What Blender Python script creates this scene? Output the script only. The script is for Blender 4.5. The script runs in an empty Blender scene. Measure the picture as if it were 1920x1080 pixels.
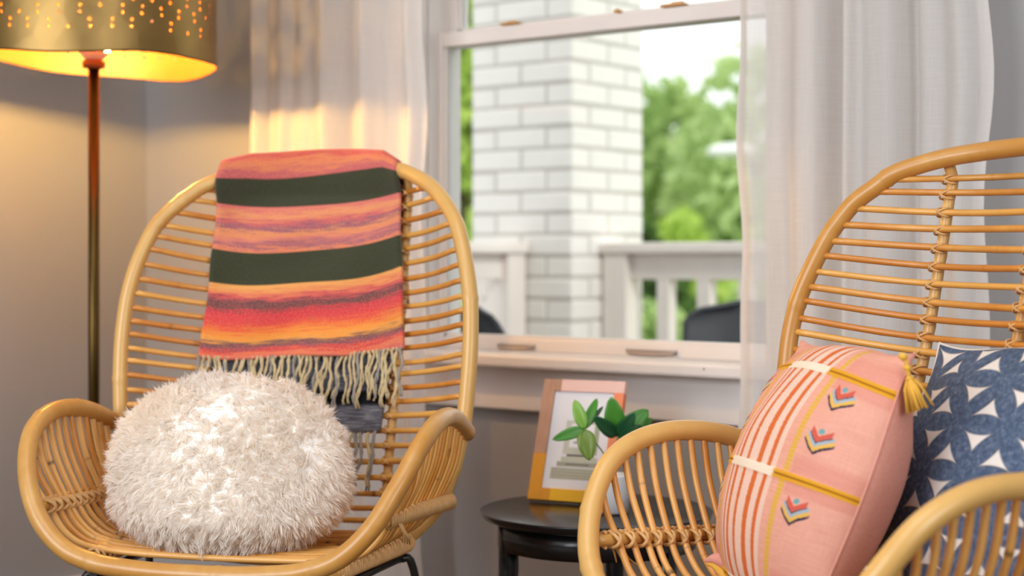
import bpy, math, random
import numpy as np
from mathutils import Vector, Matrix

random.seed(7)
rng = np.random.RandomState(11)
S = bpy.context.scene
COL = S.collection

# ------------------------------------------------------------------ camera
TH = math.radians(38.0)                     # the room is turned 38 degrees to the lens axis
CT, ST = math.cos(TH), math.sin(TH)
CAMX, CAMY, CAMZ = 3.26, -2.68, 0.85
FPX, U0, V0 = 3071.0, 960.0, 485.0
cam_d = bpy.data.cameras.new('camera')
cam = bpy.data.objects.new('camera', cam_d)
COL.objects.link(cam)
cam.location = (CAMX, CAMY, CAMZ)
cam.rotation_euler = (math.pi / 2, 0, TH)
cam_d.sensor_width = 36.0
cam_d.lens = FPX * 36.0 / 1920.0
cam_d.shift_y = -(540.0 - V0) / 1920.0
cam_d.clip_start = 0.05
cam_d.clip_end = 200
cam_d.dof.use_dof = True
cam_d.dof.focus_distance = 2.36
cam_d.dof.aperture_fstop = 3.0
S.camera = cam

# ------------------------------------------------------------------ world, lights, exposure
S.view_settings.view_transform = 'Standard'
S.view_settings.look = 'None'
S.view_settings.gamma = 1.0
S.view_settings.use_curve_mapping = False
S.view_settings.exposure = 0.48
S.cycles.use_denoising = True
S.cycles.max_bounces = 12
S.cycles.diffuse_bounces = 8
S.cycles.transparent_max_bounces = 16
S.cycles.sample_clamp_indirect = 6.0
S.cycles.caustics_reflective = False
S.cycles.caustics_refractive = False

W = bpy.data.worlds.new('overcast_sky')
S.world = W
W.use_nodes = True
bg = W.node_tree.nodes['Background']
bg.inputs[0].default_value = (0.965, 0.98, 1.0, 1)
bg.inputs[1].default_value = 1.15

def area(name, loc, target, sx, sy, power, col):
    l = bpy.data.lights.new(name, 'AREA')
    l.shape = 'RECTANGLE'; l.size = sx; l.size_y = sy; l.energy = power; l.color = col
    o = bpy.data.objects.new(name, l); COL.objects.link(o)
    o.location = loc
    o.rotation_euler = (Vector(target) - Vector(loc)).to_track_quat('-Z', 'Y').to_euler()
    return o
sun_d = bpy.data.lights.new('sun', 'SUN'); sun_d.energy = 1.2; sun_d.angle = math.radians(8); sun_d.color = (1, .96, .88)
sun = bpy.data.objects.new('sun', sun_d); COL.objects.link(sun)
sun.rotation_euler = (math.radians(52), 0, math.radians(68))
# daylight of the room's other windows (behind and beside the camera); an added panel stands in for the ceiling's bounce
area('window_daylight_front', (1.55, -4.45, 1.5), (1.9, -0.9, 0.7), 1.9, 1.5, 66, (.92, .96, 1.0))
area('window_daylight_right', (4.85, -2.2, 1.45), (2.0, -1.2, 0.8), 1.3, 1.3, 32, (.90, .95, 1.0))
area('ceiling_bounce_fill', (2.3, -2.2, 2.52), (2.3, -2.0, 0), 1.6, 1.6, 17, (.97, .98, 1.0))

# ------------------------------------------------------------------ helpers
def wpt(x, z, h):
    """x to the right of and z ahead of the lens, h above it -> world"""
    return Vector((CAMX + x * CT - z * ST, CAMY + x * ST + z * CT, CAMZ + h))
def img(u, v, z):
    return wpt((u - U0) / FPX * z, z, -(v - V0) / FPX * z)
def wall_x(u, wy):
    """room X of a point on the plane Y = wy seen in picture column u"""
    a = (u - U0) / FPX
    z = (wy - CAMY) / (CT + a * ST)
    return CAMX + z * (a * CT - ST)
def wall_z(u, v, wy):
    a = (u - U0) / FPX
    z = (wy - CAMY) / (CT + a * ST)
    return CAMZ - (v - V0) / FPX * z

def srgb(r, g, b):
    f = lambda c: (c / 12.92 if c <= .04045 else ((c + .055) / 1.055) ** 2.4)
    return (f(r / 255), f(g / 255), f(b / 255), 1.0)

def tag(o, label=None, cat=None, group=None, kind=None):
    if label: o['label'] = label
    if cat: o['category'] = cat
    if group: o['group'] = group
    if kind: o['kind'] = kind
    return o
def empty(name, loc=(0, 0, 0), rz=0, parent=None):
    o = bpy.data.objects.new(name, None); COL.objects.link(o)
    o.location = loc; o.rotation_euler = (0, 0, rz); o.empty_display_size = .1
    if parent: o.parent = parent
    return o

class MB:
    """collects shapes into one mesh"""
    def __init__(s): s.v = []; s.f = []; s.m = []; s.sm = []; s.ring = []; s.arc = []
    def add(s, verts, faces, mi=0, smooth=False, ring=None, arc=None):
        b = len(s.v)
        s.v += [tuple(p) for p in verts]
        s.f += [tuple(i + b for i in f) for f in faces]
        s.m += [mi] * len(faces); s.sm += [smooth] * len(faces)
        s.ring += list(ring) if ring is not None else [0.0] * len(verts)
        s.arc += list(arc) if arc is not None else [0.0] * len(verts)
        return s
    def box(s, c, d, mi=0, rot=None):
        x, y, z = d[0] / 2, d[1] / 2, d[2] / 2
        vs = [Vector((sx * x, sy * y, sz * z)) for sz in (-1, 1) for sy in (-1, 1) for sx in (-1, 1)]
        if rot is not None: vs = [rot @ p for p in vs]
        c = Vector(c)
        return s.add([p + c for p in vs], [(0, 2, 3, 1), (4, 5, 7, 6), (0, 1, 5, 4), (2, 6, 7, 3), (0, 4, 6, 2), (1, 3, 7, 5)], mi)
    def bbox(s, lo, hi, mi=0):
        return s.box([(a + b) / 2 for a, b in zip(lo, hi)], [b - a for a, b in zip(lo, hi)], mi)
    def tube(s, pts, r, n=8, closed=False, mi=0, rings=None, caps=True):
        P = [Vector(p) for p in pts]; m = len(P)
        R = [r] * m if not hasattr(r, '__len__') else list(r)
        T = []
        for i in range(m):
            a = P[(i - 1) % m] if (closed or i > 0) else P[i]
            b = P[(i + 1) % m] if (closed or i < m - 1) else P[i]
            t = (b - a); T.append(t.normalized() if t.length > 1e-9 else Vector((0, 0, 1)))
        up = Vector((0, 0, 1)) if abs(T[0].z) < .9 else Vector((1, 0, 0))
        N = (up - T[0] * up.dot(T[0])).normalized()
        frames = []
        for i in range(m):
            N = (N - T[i] * N.dot(T[i])); N = N.normalized() if N.length > 1e-9 else T[i].orthogonal().normalized()
            frames.append((N.copy(), T[i].cross(N)))
        vs, rg, ar = [], [], []
        L = 0.0
        for i in range(m):
            if i: L += (P[i] - P[i - 1]).length
            for j in range(n):
                a = 2 * math.pi * j / n
                vs.append(P[i] + (frames[i][0] * math.cos(a) + frames[i][1] * math.sin(a)) * R[i])
                rg.append(rings[i] if rings else 0.0); ar.append(L)
        fs = []
        for i in range(m if closed else m - 1):
            k = (i + 1) % m
            for j in range(n):
                j2 = (j + 1) % n
                fs.append((i * n + j, i * n + j2, k * n + j2, k * n + j))
        s.add(vs, fs, mi, True, rg, ar)
        if caps and not closed:
            b = len(s.v) - len(vs)
            s.f += [tuple(b + j for j in reversed(range(n))), tuple(b + (m - 1) * n + j for j in range(n))]
            s.m += [mi, mi]; s.sm += [False, False]
        return s
    def lathe(s, prof, n=48, mi=0, c=(0, 0, 0), smooth=True):
        m = len(prof); vs = []
        for r, z in prof:
            for j in range(n):
                a = 2 * math.pi * j / n
                vs.append((c[0] + r * math.cos(a), c[1] + r * math.sin(a), c[2] + z))
        fs = [(i * n + j, i * n + (j + 1) % n, (i + 1) * n + (j + 1) % n, (i + 1) * n + j) for i in range(m - 1) for j in range(n)]
        if prof[0][0] > 1e-6: fs.append(tuple(reversed(range(n))))
        if prof[-1][0] > 1e-6: fs.append(tuple((m - 1) * n + j for j in range(n)))
        return s.add(vs, fs, mi, smooth)
    def mesh(s, name, mats):
        me = bpy.data.meshes.new(name)
        me.from_pydata(s.v, [], s.f)
        for mt in (mats if isinstance(mats, (list, tuple)) else [mats]): me.materials.append(mt)
        me.polygons.foreach_set('material_index', s.m)
        me.polygons.foreach_set('use_smooth', s.sm)
        if any(s.arc):
            a = me.attributes.new('arc', 'FLOAT', 'POINT'); a.data.foreach_set('value', s.arc)
            a = me.attributes.new('ring', 'FLOAT', 'POINT'); a.data.foreach_set('value', s.ring)
        me.update()
        return me
    def build(s, name, mats, parent=None, bevel=0, loc=None):
        o = bpy.data.objects.new(name, s.mesh(name, mats)); COL.objects.link(o)
        if parent: o.parent = parent
        if loc is not None: o.location = loc
        if bevel:
            md = o.modifiers.new('bevel', 'BEVEL'); md.width = bevel; md.segments = 2; md.limit_method = 'ANGLE'
        return o

def crom(C, m=12, closed=False):
    C = [Vector(c) for c in C]; n = len(C); out = []
    for i in range(n if closed else n - 1):
        if closed: a, b, c, d = C[(i - 1) % n], C[i], C[(i + 1) % n], C[(i + 2) % n]
        else:
            b, c = C[i], C[i + 1]
            a = C[i - 1] if i else b * 2 - c
            d = C[i + 2] if i + 2 < n else c * 2 - b
        for k in range(m):
            t = k / m
            out.append(.5 * ((2 * b) + (c - a) * t + (2 * a - 5 * b + 4 * c - d) * t * t + (3 * b - 3 * c + d - a) * t ** 3))
    if not closed: out.append(C[-1])
    return out

def grid_obj(name, P, uv, mats, parent=None, mi=None, smooth=True):
    """P: (n,m,3) array of points, uv: (n,m,2)"""
    n, m = P.shape[:2]
    me = bpy.data.meshes.new(name)
    idx = np.arange(n * m).reshape(n, m)
    F = np.stack([idx[:-1, :-1], idx[:-1, 1:], idx[1:, 1:], idx[1:, :-1]], -1).reshape(-1, 4)
    me.from_pydata(P.reshape(-1, 3).tolist(), [], F.tolist())
    ul = me.uv_layers.new(name='uv')
    ul.data.foreach_set('uv', uv.reshape(-1, 2)[F.ravel()].astype(np.float32).ravel())
    for mt in (mats if isinstance(mats, (list, tuple)) else [mats]): me.materials.append(mt)
    me.polygons.foreach_set('use_smooth', [smooth] * len(F))
    if mi is not None: me.polygons.foreach_set('material_index', mi)
    me.update()
    o = bpy.data.objects.new(name, me); COL.objects.link(o)
    if parent: o.parent = parent
    return o

# ------------------------------------------------------------------ material kit
class X:
    """arithmetic on shader sockets"""
    def __init__(s, nt, k): s.nt = nt; s.k = k
    def _m(s, op, b=None, c=None):
        n = s.nt.nodes.new('ShaderNodeMath'); n.operation = op
        for i, q in enumerate((s, b, c)):
            if q is None: continue
            if isinstance(q, X): s.nt.links.new(q.k, n.inputs[i])
            else: n.inputs[i].default_value = q
        return X(s.nt, n.outputs[0])
    def __add__(s, b): return s._m('ADD', b)
    def __sub__(s, b): return s._m('SUBTRACT', b)
    def __mul__(s, b): return s._m('MULTIPLY', b)
    def __truediv__(s, b): return s._m('DIVIDE', b)
    def ab(s): return s._m('ABSOLUTE')
    def fr(s): return s._m('FRACT')
    def fl(s): return s._m('FLOOR')
    def mn(s, b): return s._m('MINIMUM', b)
    def mx(s, b): return s._m('MAXIMUM', b)
    def pw(s, b): return s._m('POWER', b)
    def mod(s, b): return s._m('FLOORED_MODULO', b)
    def inv(s): return (s * -1.0) + 1.0
    def ss(s, a, b):
        n = s.nt.nodes.new('ShaderNodeMapRange'); n.interpolation_type = 'SMOOTHSTEP'
        s.nt.links.new(s.k, n.inputs[0]); n.inputs[1].default_value = a; n.inputs[2].default_value = b
        return X(s.nt, n.outputs[0])
    def below(s, e, w): return s.ss(e - w, e + w).inv()

class Mat:
    def __init__(s, name, rough=.6, base=(.5, .5, .5, 1), metal=0.0, spec=None, coat=0.0):
        s.m = bpy.data.materials.new(name); s.m.use_nodes = True
        s.nt = s.m.node_tree; s.b = s.nt.nodes['Principled BSDF']; s.out = s.nt.nodes['Material Output']
        s.b.inputs['Base Color'].default_value = base
        s.b.inputs['Roughness'].default_value = rough
        s.b.inputs['Metallic'].default_value = metal
        if spec is not None: s.b.inputs['Specular IOR Level'].default_value = spec
        if coat: s.b.inputs['Coat Weight'].default_value = coat; s.b.inputs['Coat Roughness'].default_value = .25
    def node(s, t, **kw):
        n = s.nt.nodes.new(t)
        for k, v in kw.items(): setattr(n, k, v)
        return n
    def link(s, a, b): s.nt.links.new(a.k if isinstance(a, X) else a, b)
    def coord(s, which='Object', scale=None):
        n = s.node('ShaderNodeTexCoord'); o = n.outputs[which]
        if scale is not None:
            mp = s.node('ShaderNodeMapping'); mp.inputs['Scale'].default_value = scale
            s.link(o, mp.inputs[0]); o = mp.outputs[0]
        return o
    def uv(s):
        sp = s.node('ShaderNodeSeparateXYZ'); s.link(s.coord('UV'), sp.inputs[0])
        return X(s.nt, sp.outputs[0]), X(s.nt, sp.outputs[1])
    def xyz(s, x, y, z=0.0):
        c = s.node('ShaderNodeCombineXYZ')
        for i, q in enumerate((x, y, z)):
            if isinstance(q, X): s.link(q, c.inputs[i])
            else: c.inputs[i].default_value = q
        return c.outputs[0]
    def noise(s, vec, scale=5, detail=3, rough=.55, dist=0):
        n = s.node('ShaderNodeTexNoise'); s.link(vec, n.inputs['Vector'])
        n.inputs['Scale'].default_value = scale; n.inputs['Detail'].default_value = detail
        n.inputs['Roughness'].default_value = rough; n.inputs['Distortion'].default_value = dist
        return X(s.nt, n.outputs['Fac'])
    def attr(s, name):
        n = s.node('ShaderNodeAttribute'); n.attribute_name = name
        return X(s.nt, n.outputs['Fac'])
    def rand(s):
        return X(s.nt, s.node('ShaderNodeObjectInfo').outputs['Random'])
    def ramp(s, fac, stops, interp='LINEAR'):
        n = s.node('ShaderNodeValToRGB'); n.color_ramp.interpolation = interp
        el = n.color_ramp.elements
        while len(el) < len(stops): el.new(1.0)
        for e, (p, c) in zip(el, stops): e.position = p; e.color = c
        s.link(fac, n.inputs[0]); return n.outputs[0]
    def mix(s, fac, a, b, mode='MIX'):
        n = s.node('ShaderNodeMix'); n.data_type = 'RGBA'; n.blend_type = mode
        for q, i in ((fac, 0), (a, 6), (b, 7)):
            if isinstance(q, X): s.link(q, n.inputs[i])
            elif isinstance(q, (tuple, list)): n.inputs[i].default_value = q
            elif isinstance(q, (int, float)): n.inputs[i].default_value = q
            else: s.link(q, n.inputs[i])
        return n.outputs[2]
    def color(s, c): s.link(c, s.b.inputs['Base Color'])
    def bump(s, h, strength=.3, dist=.002):
        n = s.node('ShaderNodeBump'); n.inputs['Strength'].default_value = strength; n.inputs['Distance'].default_value = dist
        s.link(h, n.inputs['Height']); s.link(n.outputs[0], s.b.inputs['Normal'])

def plain(name, c, rough=.6, var=.06, scale=12, metal=0, bump=0.0, coat=0, spec=None):
    M = Mat(name, rough, c, metal, spec, coat)
    n = M.noise(M.coord('Object'), scale, 4)
    d = tuple(x * (1 - 2 * var) for x in c[:3]) + (1,); l = tuple(min(1, x * (1 + 2 * var)) for x in c[:3]) + (1,)
    M.color(M.mix(n, d, l))
    if bump: M.bump(n, bump, .002)
    return M.m

def rattan(name, pale, deep, rough=.38, coat=.25):
    M = Mat(name, rough, coat=coat)
    arc, ring = M.attr('arc'), M.attr('ring')
    r = M.rand()
    along = M.noise(M.xyz(arc * 9.0, r * 37.0, 0.0), 1.0, 3)
    fine = M.noise(M.coord('Object', (60, 60, 60)), 1.0, 3)
    f = (along * .75 + fine * .25 + (r - .5) * .55)
    c = M.ramp(f, [(.25, deep), (.62, pale)])
    c = M.mix(ring.ss(.35, .95), c, srgb(70, 36, 14))
    M.color(c)
    M.bump(fine * .5 + along * .5, .12, .002)
    return M.m

M_HOOP = rattan('rattan_pole', srgb(213, 168, 96), srgb(192, 136, 62))
M_SLAT = rattan('rattan_slat', srgb(222, 164, 80), srgb(198, 126, 48))
M_ROD = rattan('rattan_rod', srgb(222, 166, 90), srgb(200, 130, 50))
M_BIND = plain('cane_binding', srgb(212, 168, 110), .55, .12, 60)
M_BLACK = plain('black_metal', srgb(18, 18, 19), .4, .1)
M_TABLE = plain('black_lacquer', srgb(20, 21, 24), .24, .05, 6)
M_WALL = plain('grey_wall_paint', srgb(160, 160, 161), .75, .02, 3, bump=.05)
M_TRIM = plain('white_trim_paint', srgb(231, 225, 221), .42, .02, 5, bump=.06)
M_CEIL = plain('ceiling_paint', srgb(235, 232, 226), .8, .01)
M_BRASS = plain('aged_brass', srgb(84, 66, 34), .34, .1, 5, metal=1.0)

# ------------------------------------------------------------------ room shell
RX, RY, RZ = 5.0, -4.6, 2.6
WOOD = Mat('oak_floor', .45)
bx = WOOD.node('ShaderNodeTexBrick'); bx.inputs['Scale'].default_value = 1.0
WOOD.link(WOOD.coord('Object'), bx.inputs[0])
bx.inputs['Brick Width'].default_value = 1.2; bx.inputs['Row Height'].default_value = .09; bx.inputs['Mortar Size'].default_value = .002
bx.inputs['Color1'].default_value = srgb(128, 104, 84); bx.inputs['Color2'].default_value = srgb(104, 82, 64); bx.inputs['Mortar'].default_value = srgb(50, 32, 20)
WOOD.color(WOOD.mix(WOOD.noise(WOOD.coord('Object', (2, 30, 2)), 3, 4) * .35, bx.outputs[0], srgb(90, 58, 34)))

tag(MB().bbox((-.15, RY - .15, -.12), (RX + .15, .02, 0)).build('floor', WOOD.m), kind='structure')
tag(MB().bbox((-.15, RY - .15, RZ), (RX + .15, .18, RZ + .1)).build('ceiling', M_CEIL), kind='structure')
tag(MB().bbox((-.15, RY - .15, 0), (0, .16, RZ)).build('wall_left', M_WALL), kind='structure')
tag(MB().bbox((RX, RY - .15, 0), (RX + .15, .16, RZ)).build('wall_right', M_WALL), kind='structure')
tag(MB().bbox((0, RY - .15, 0), (RX, RY, RZ)).build('wall_front', M_WALL), kind='structure')

# window wall with its opening
OX0 = wall_x(800, 0.0) + .004; OX1 = wall_x(1446, 0.0)
OZ0, OZ1 = .63, 2.02
tag(MB().bbox((0, 0, 0), (OX0, .105, RZ)).bbox((OX1, 0, 0), (RX, .105, RZ)).bbox((OX0, 0, 0), (OX1, .105, OZ0)).bbox((OX0, 0, OZ1), (OX1, .105, RZ)).build('wall_back', M_WALL), kind='structure')
tag(MB().bbox((0.0, -.016, 0), (RX, 0, .085)).bbox((0, -.022, 0), (RX, 0, .02)).build('baseboard_back', M_TRIM, bevel=.003), kind='structure')
tag(MB().bbox((0, RY, 0), (.016, -.03, .085)).build('baseboard_left', M_TRIM, bevel=.003), kind='structure')

win = tag(empty('window_1', ((OX0 + OX1) / 2, 0, OZ0)), kind='structure')
def wp(name, mb, mat=None, bevel=.003, parent=win):
    o = mb.build(name, mat or M_TRIM, bevel=bevel)
    o.parent = parent
    o.location = (-(OX0 + OX1) / 2, 0, -OZ0) if parent is win else (0, 0, 0)
    return o
# casing boards
CW = .10
wp('casing_board', MB().bbox((OX0 - CW, -.022, .60), (OX0, 0, OZ1 + .10)))
wp('casing_board', MB().bbox((OX1, -.022, .60), (OX1 + CW, 0, OZ1 + .10)))
wp('head_casing', MB().bbox((OX0 - CW, -.026, OZ1), (OX1 + CW, 0, OZ1 + .12)))
STZ = .655
wp('stool', MB().bbox((OX0 - CW - .03, -.075, STZ - .026), (OX1 + CW + .03, .02, STZ)), bevel=.006)
apz = wall_z(1000, 771, -.02)
wp('apron', MB().bbox((OX0 - CW, -.024, apz), (OX1 + CW, 0, STZ - .026)))
wp('jamb', MB().bbox((OX0, .0, OZ0), (OX0 + .004, .105, OZ1)).bbox((OX1 - .004, 0, OZ0), (OX1, .105, OZ1)).bbox((OX0, 0, OZ1 - .01), (OX1, .105, OZ1)), bevel=0)
wp('sill', MB().bbox((OX0, .02, OZ0 - .01), (OX1, .14, STZ - .008)))
# lower sash (inside track) and upper sash (outside track)
LY0, LY1, UY0, UY1 = .030, .062, .066, .098
gz0 = wall_z(1100, 640, LY0)                  # lower edge of the glass
mr0, mr1 = wall_z(1105, 60, LY0), wall_z(1105, 31, LY0)
stl = wall_x(829, LY0) - OX0
def sash(y0, y1, z0, z1, bot, top, st, name):
    e = empty(name, (0, 0, 0)); e.parent = win; e.location = (-(OX0 + OX1) / 2, 0, -OZ0)
    a, b = OX0 + .004, OX1 - .004
    for nm, lo, hi in (('stile', (a, y0, z0), (a + st, y1, z1)), ('stile', (b - st, y0, z0), (b, y1, z1)),
                       ('bottom_rail', (a + st, y0, z0), (b - st, y1, z0 + bot)), ('top_rail', (a + st, y0, z1 - top), (b - st, y1, z1))):
        MB().bbox(lo, hi).build(nm, M_TRIM, e, bevel=.003)
    # inner glazing bead
    MB().bbox((a + st, y0 + .008, z0 + bot), (a + st + .006, y1, z1 - top)).bbox((b - st - .006, y0 + .008, z0 + bot), (b - st, y1, z1 - top)).bbox((a + st, y0 + .008, z0 + bot), (b - st, y1, z0 + bot + .006)).build('glazing_bead', M_TRIM, e)
    MB().bbox((a + st - .003, (y0 + y1) / 2 - .002, z0 + bot - .003), (b - st + .003, (y0 + y1) / 2 + .002, z1 - top + .003)).build('glass_pane', M_GLASS, e)
    return e
G = Mat('window_glass')
g_t = G.node('ShaderNodeBsdfTransparent'); g_t.inputs[0].default_value = (.96, .98, .97, 1)
g_g = G.node('ShaderNodeBsdfGlossy'); g_g.inputs['Roughness'].default_value = .02
g_f = G.node('ShaderNodeFresnel'); g_f.inputs[0].default_value = 1.16
g_m = G.node('ShaderNodeMixShader')
G.link(g_f.outputs[0], g_m.inputs[0]); G.link(g_t.outputs[0], g_m.inputs[1]); G.link(g_g.outputs[0], g_m.inputs[2]); G.link(g_m.outputs[0], G.out.inputs[0])
M_GLASS = G.m
low = sash(LY0, LY1, STZ, mr1, gz0 - STZ, mr1 - mr0, stl - .004, 'lower_sash')
up = sash(UY0, UY1, mr0 + .002, OZ1 - .012, .034, .05, stl + .008, 'upper_sash')
M_LIFT = plain('lift_shadowed_metal', srgb(172, 160, 152), .4, .08, 20, metal=.2)
for ul, ur in ((935, 1003), (1176, 1270)):
    xa, xb = wall_x(ul, LY0), wall_x(ur, LY0); zz = gz0 - .018
    mb = MB().tube(crom([(xa, LY0 - .001, zz + .004), (xa + .014, LY0 - .009, zz), ((xa + xb) / 2, LY0 - .012, zz - .002), (xb - .014, LY0 - .009, zz), (xb, LY0 - .001, zz + .004)], 6), .0035, 8)
    mb.bbox((xa, LY0 - .002, zz - .003), (xb, LY0 + .001, zz + .006)).build('sash_lift', M_LIFT, low)
M_AMBER = plain('aged_brass_lock', srgb(205, 160, 105), .4, .08, 20)
for uu, w_ in ((955, .045), (1157, .012), (1262, .055)):
    xc = wall_x(uu, LY0 + .01)
    MB().box((xc, LY0 + .014, mr1 + .006), (w_, .022, .006)).box((xc + w_ * .2, LY0 + .010, mr1 + .009), (w_ * .5, .012, .005)).build('sash_lock', M_AMBER, low, bevel=.003)
# a small dark nail hole on the stool's face
nx = wall_x(1320, -.075); nz = wall_z(1320, 692, -.075)
MB().lathe([(.0018, 0), (.0018, .0004)], 10).build('nail_hole', M_BLACK, win, loc=(0, 0, 0)).matrix_local = Matrix.Translation((nx - (OX0 + OX1) / 2, -.0753, nz - OZ0)) @ Matrix.Rotation(math.pi / 2, 4, 'X')

# ------------------------------------------------------------------ sheer curtains
def sheer(name, tint, transp):
    M = Mat(name, .9)
    n = M.node
    df = n('ShaderNodeBsdfDiffuse'); tl = n('ShaderNodeBsdfTranslucent'); tp = n('ShaderNodeBsdfTransparent')
    u, v = M.uv()
    thread = M.noise(M.xyz(u * 900.0, v * 14.0), 1, 2) * .5 + M.noise(M.xyz(u * 20.0, v * 700.0), 1, 2) * .5
    slub = M.noise(M.xyz(u * 60.0, v * 2.0), 1, 3)
    c = M.mix(thread * .6 + slub * .4, tuple(x * .965 for x in tint[:3]) + (1,), tint)
    M.link(c, df.inputs[0]); M.link(c, tl.inputs[0])
    tp.inputs[0].default_value = (1, .985, .965, 1)
    a, b = n('ShaderNodeMixShader'), n('ShaderNodeMixShader')
    a.inputs[0].default_value = .42
    M.link(df.outputs[0], a.inputs[1]); M.link(tl.outputs[0], a.inputs[2])
    M.link((thread.ss(.3, .7) * .10 + (transp - .05)), b.inputs[0])
    M.link(a.outputs[0], b.inputs[1]); M.link(tp.outputs[0], b.inputs[2]); M.link(b.outputs[0], M.out.inputs[0])
    bm = n('ShaderNodeBump'); bm.inputs['Strength'].default_value = .15; bm.inputs['Distance'].default_value = .001
    M.link(thread, bm.inputs['Height']); M.link(bm.outputs[0], df.inputs['Normal'])
    return M.m
M_SHEER = sheer('sheer_white_linen', srgb(244, 240, 237), .22)
CY = -.105
def curtain(name, xa, xb, folds, label, edge_l, edge_r, seed):
    r = np.random.RandomState(seed)
    n, m = 220, 60
    t = np.linspace(0, 1, n); z = np.linspace(.015, 2.268, m)
    T, Z = np.meshgrid(t, z, indexing='ij')
    zz = (Z - .015) / 2.265
    y = np.zeros_like(T)
    for pos, wd, am in folds:
        y += am * np.exp(-((T - pos - .012 * np.sin(zz * 5 + pos * 9)) / wd) ** 2) * (.75 + .25 * zz)
    y += .004 * np.sin(T * 31 + 1.3 * np.sin(zz * 3)) + .0012 * np.sin(T * 83 + zz * 4)
    x = xa + (xb - xa) * T
    x += T ** 6 * edge_r * (np.sin(zz * 26 + 1) + .6 * np.sin(zz * 41)) + (1 - T) ** 6 * edge_l * (np.sin(zz * 23) + .6 * np.sin(zz * 47 + 2))
    P = np.stack([x, CY + y, Z], -1)
    uv = np.stack([T * (xb - xa), Z], -1)
    o = grid_obj(name, P, uv, M_SHEER)
    # stitched side hems and rod pocket as a second, thicker layer of cloth
    for a_, b_, nm in ((0, 8, 'side_hem'), (n - 9, n - 1, 'side_hem')):
        q = P[a_:b_ + 1].copy(); q[..., 1] += .0025
        h = grid_obj(nm, q, uv[a_:b_ + 1], M_SHEER, o)
    q = P[:, :4].copy(); q[..., 1] += .0025
    grid_obj('bottom_hem', q, uv[:, :4], M_SHEER, o)
    tag(o, label, 'curtain', 'sheer curtains at the window')
    return o
cl0, cl1 = wall_x(469, CY), wall_x(793, CY)
cr0, cr1 = wall_x(1384, CY), wall_x(1852, CY)
curtain('sheer_curtain', cl0, cl1, [(.05, .035, -.022), (.10, .022, .030), (.24, .05, -.03), (.27, .03, .02), (.46, .05, -.028), (.56, .035, .03), (.70, .06, -.025), (.86, .05, .022), (.96, .03, -.02)],
        'white sheer curtain behind the left rattan chair, between lamp and window glass', .003, .006, 3)
curtain('sheer_curtain', cr0, cr1, [(.06, .03, -.012), (.17, .06, .025), (.30, .06, -.02), (.42, .045, .045), (.47, .03, -.04), (.60, .07, -.03), (.70, .03, .05), (.78, .05, -.01), (.92, .05, -.03)],
        'wide white sheer curtain behind the right rattan chair', .005, .006, 5)
rod = empty('curtain_rod', ((cl0 + cr1) / 2, CY, 2.285))
MB().tube([(cl0 - (cl0 + cr1) / 2 - .12, 0, 0), (cr1 - (cl0 + cr1) / 2 + .12, 0, 0)], .011, 12).build('pole', M_BLACK, rod)
for sx in (-1, 1):
    hx = sx * ((cr1 - cl0) / 2 + .09)
    MB().tube([(hx, 0, 0), (hx, -CY, 0)], .007, 8).box((hx, -CY - .004, 0), (.03, .008, .06)).build('bracket', M_BLACK, rod)
    MB().lathe([(0, -.02), (.014, -.014), (.02, 0), (.014, .014), (0, .02)], 16).build('finial', M_BLACK, rod, loc=(sx * ((cr1 - cl0) / 2 + .13), 0, 0))
tag(rod, 'black curtain rod above the window that carries both sheers', 'curtain rod')

# ------------------------------------------------------------------ porch and garden beyond the glass
PZ = -.10
M_PAINT = plain('white_brick_paint', srgb(234, 229, 225), .7, .03, 14, bump=.35)
M_MORTAR = plain('painted_mortar', srgb(196, 190, 184), .85, .05, 30, bump=.3)
M_RAIL = plain('white_porch_paint', srgb(236, 226, 220), .55, .04, 8)
M_DECK = plain('grey_deck_paint', srgb(150, 148, 146), .6, .05, 6)
tag(MB().bbox((-2.5, .17, PZ - .1), (7.0, 2.15, PZ)).build('porch_floor', M_DECK), kind='structure')
CB = wpt(.185, 5.07, 0)                    # near corner of the pier
BS = .4064; CX0, CY0 = CB.x - BS, CB.y
pier = tag(empty('brick_column', (CX0 + BS / 2, CY0 + BS / 2, PZ)), 'white painted brick porch column standing outside the window', 'column')
MB().bbox((-BS / 2 + .006, -BS / 2 + .006, 0), (BS / 2 - .006, BS / 2 - .006, 2.85)).build('mortar_core', M_MORTAR, pier)
BL, BW, BH, J = .2032, .1016, .0677, .009
bmesh_ = MB().bbox((-BL / 2 + J / 2, -BW / 2 + J / 4, -BH / 2 + J / 2), (BL / 2 - J / 2, BW / 2 - J / 4, BH / 2 - J / 2)).mesh('brick', M_PAINT)
for k in range(42):
    z = (k + .5) * BH + .010
    if k % 2 == 0: lay = [(-.1016, -.1524, 0), (.1016, -.1524, 0), (-.1016, .1524, 0), (.1016, .1524, 0), (-.1524, 0, 1), (.1524, 0, 1)]
    else: lay = [(-.1524, -.1016, 1), (-.1524, .1016, 1), (.1524, -.1016, 1), (.1524, .1016, 1), (0, -.1524, 0), (0, .1524, 0)]
    for x, y, t in lay:
        b = bpy.data.objects.new('brick', bmesh_); COL.objects.link(b); b.parent = pier
        b.location = (x + random.uniform(-.0012, .0012), y + random.uniform(-.0012, .0012), z)
        b.rotation_euler = (0, 0, (math.pi / 2 if t else 0) + random.uniform(-.006, .006))
        md = b.modifiers.new('bevel', 'BEVEL'); md.width = .004; md.segments = 1

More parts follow.
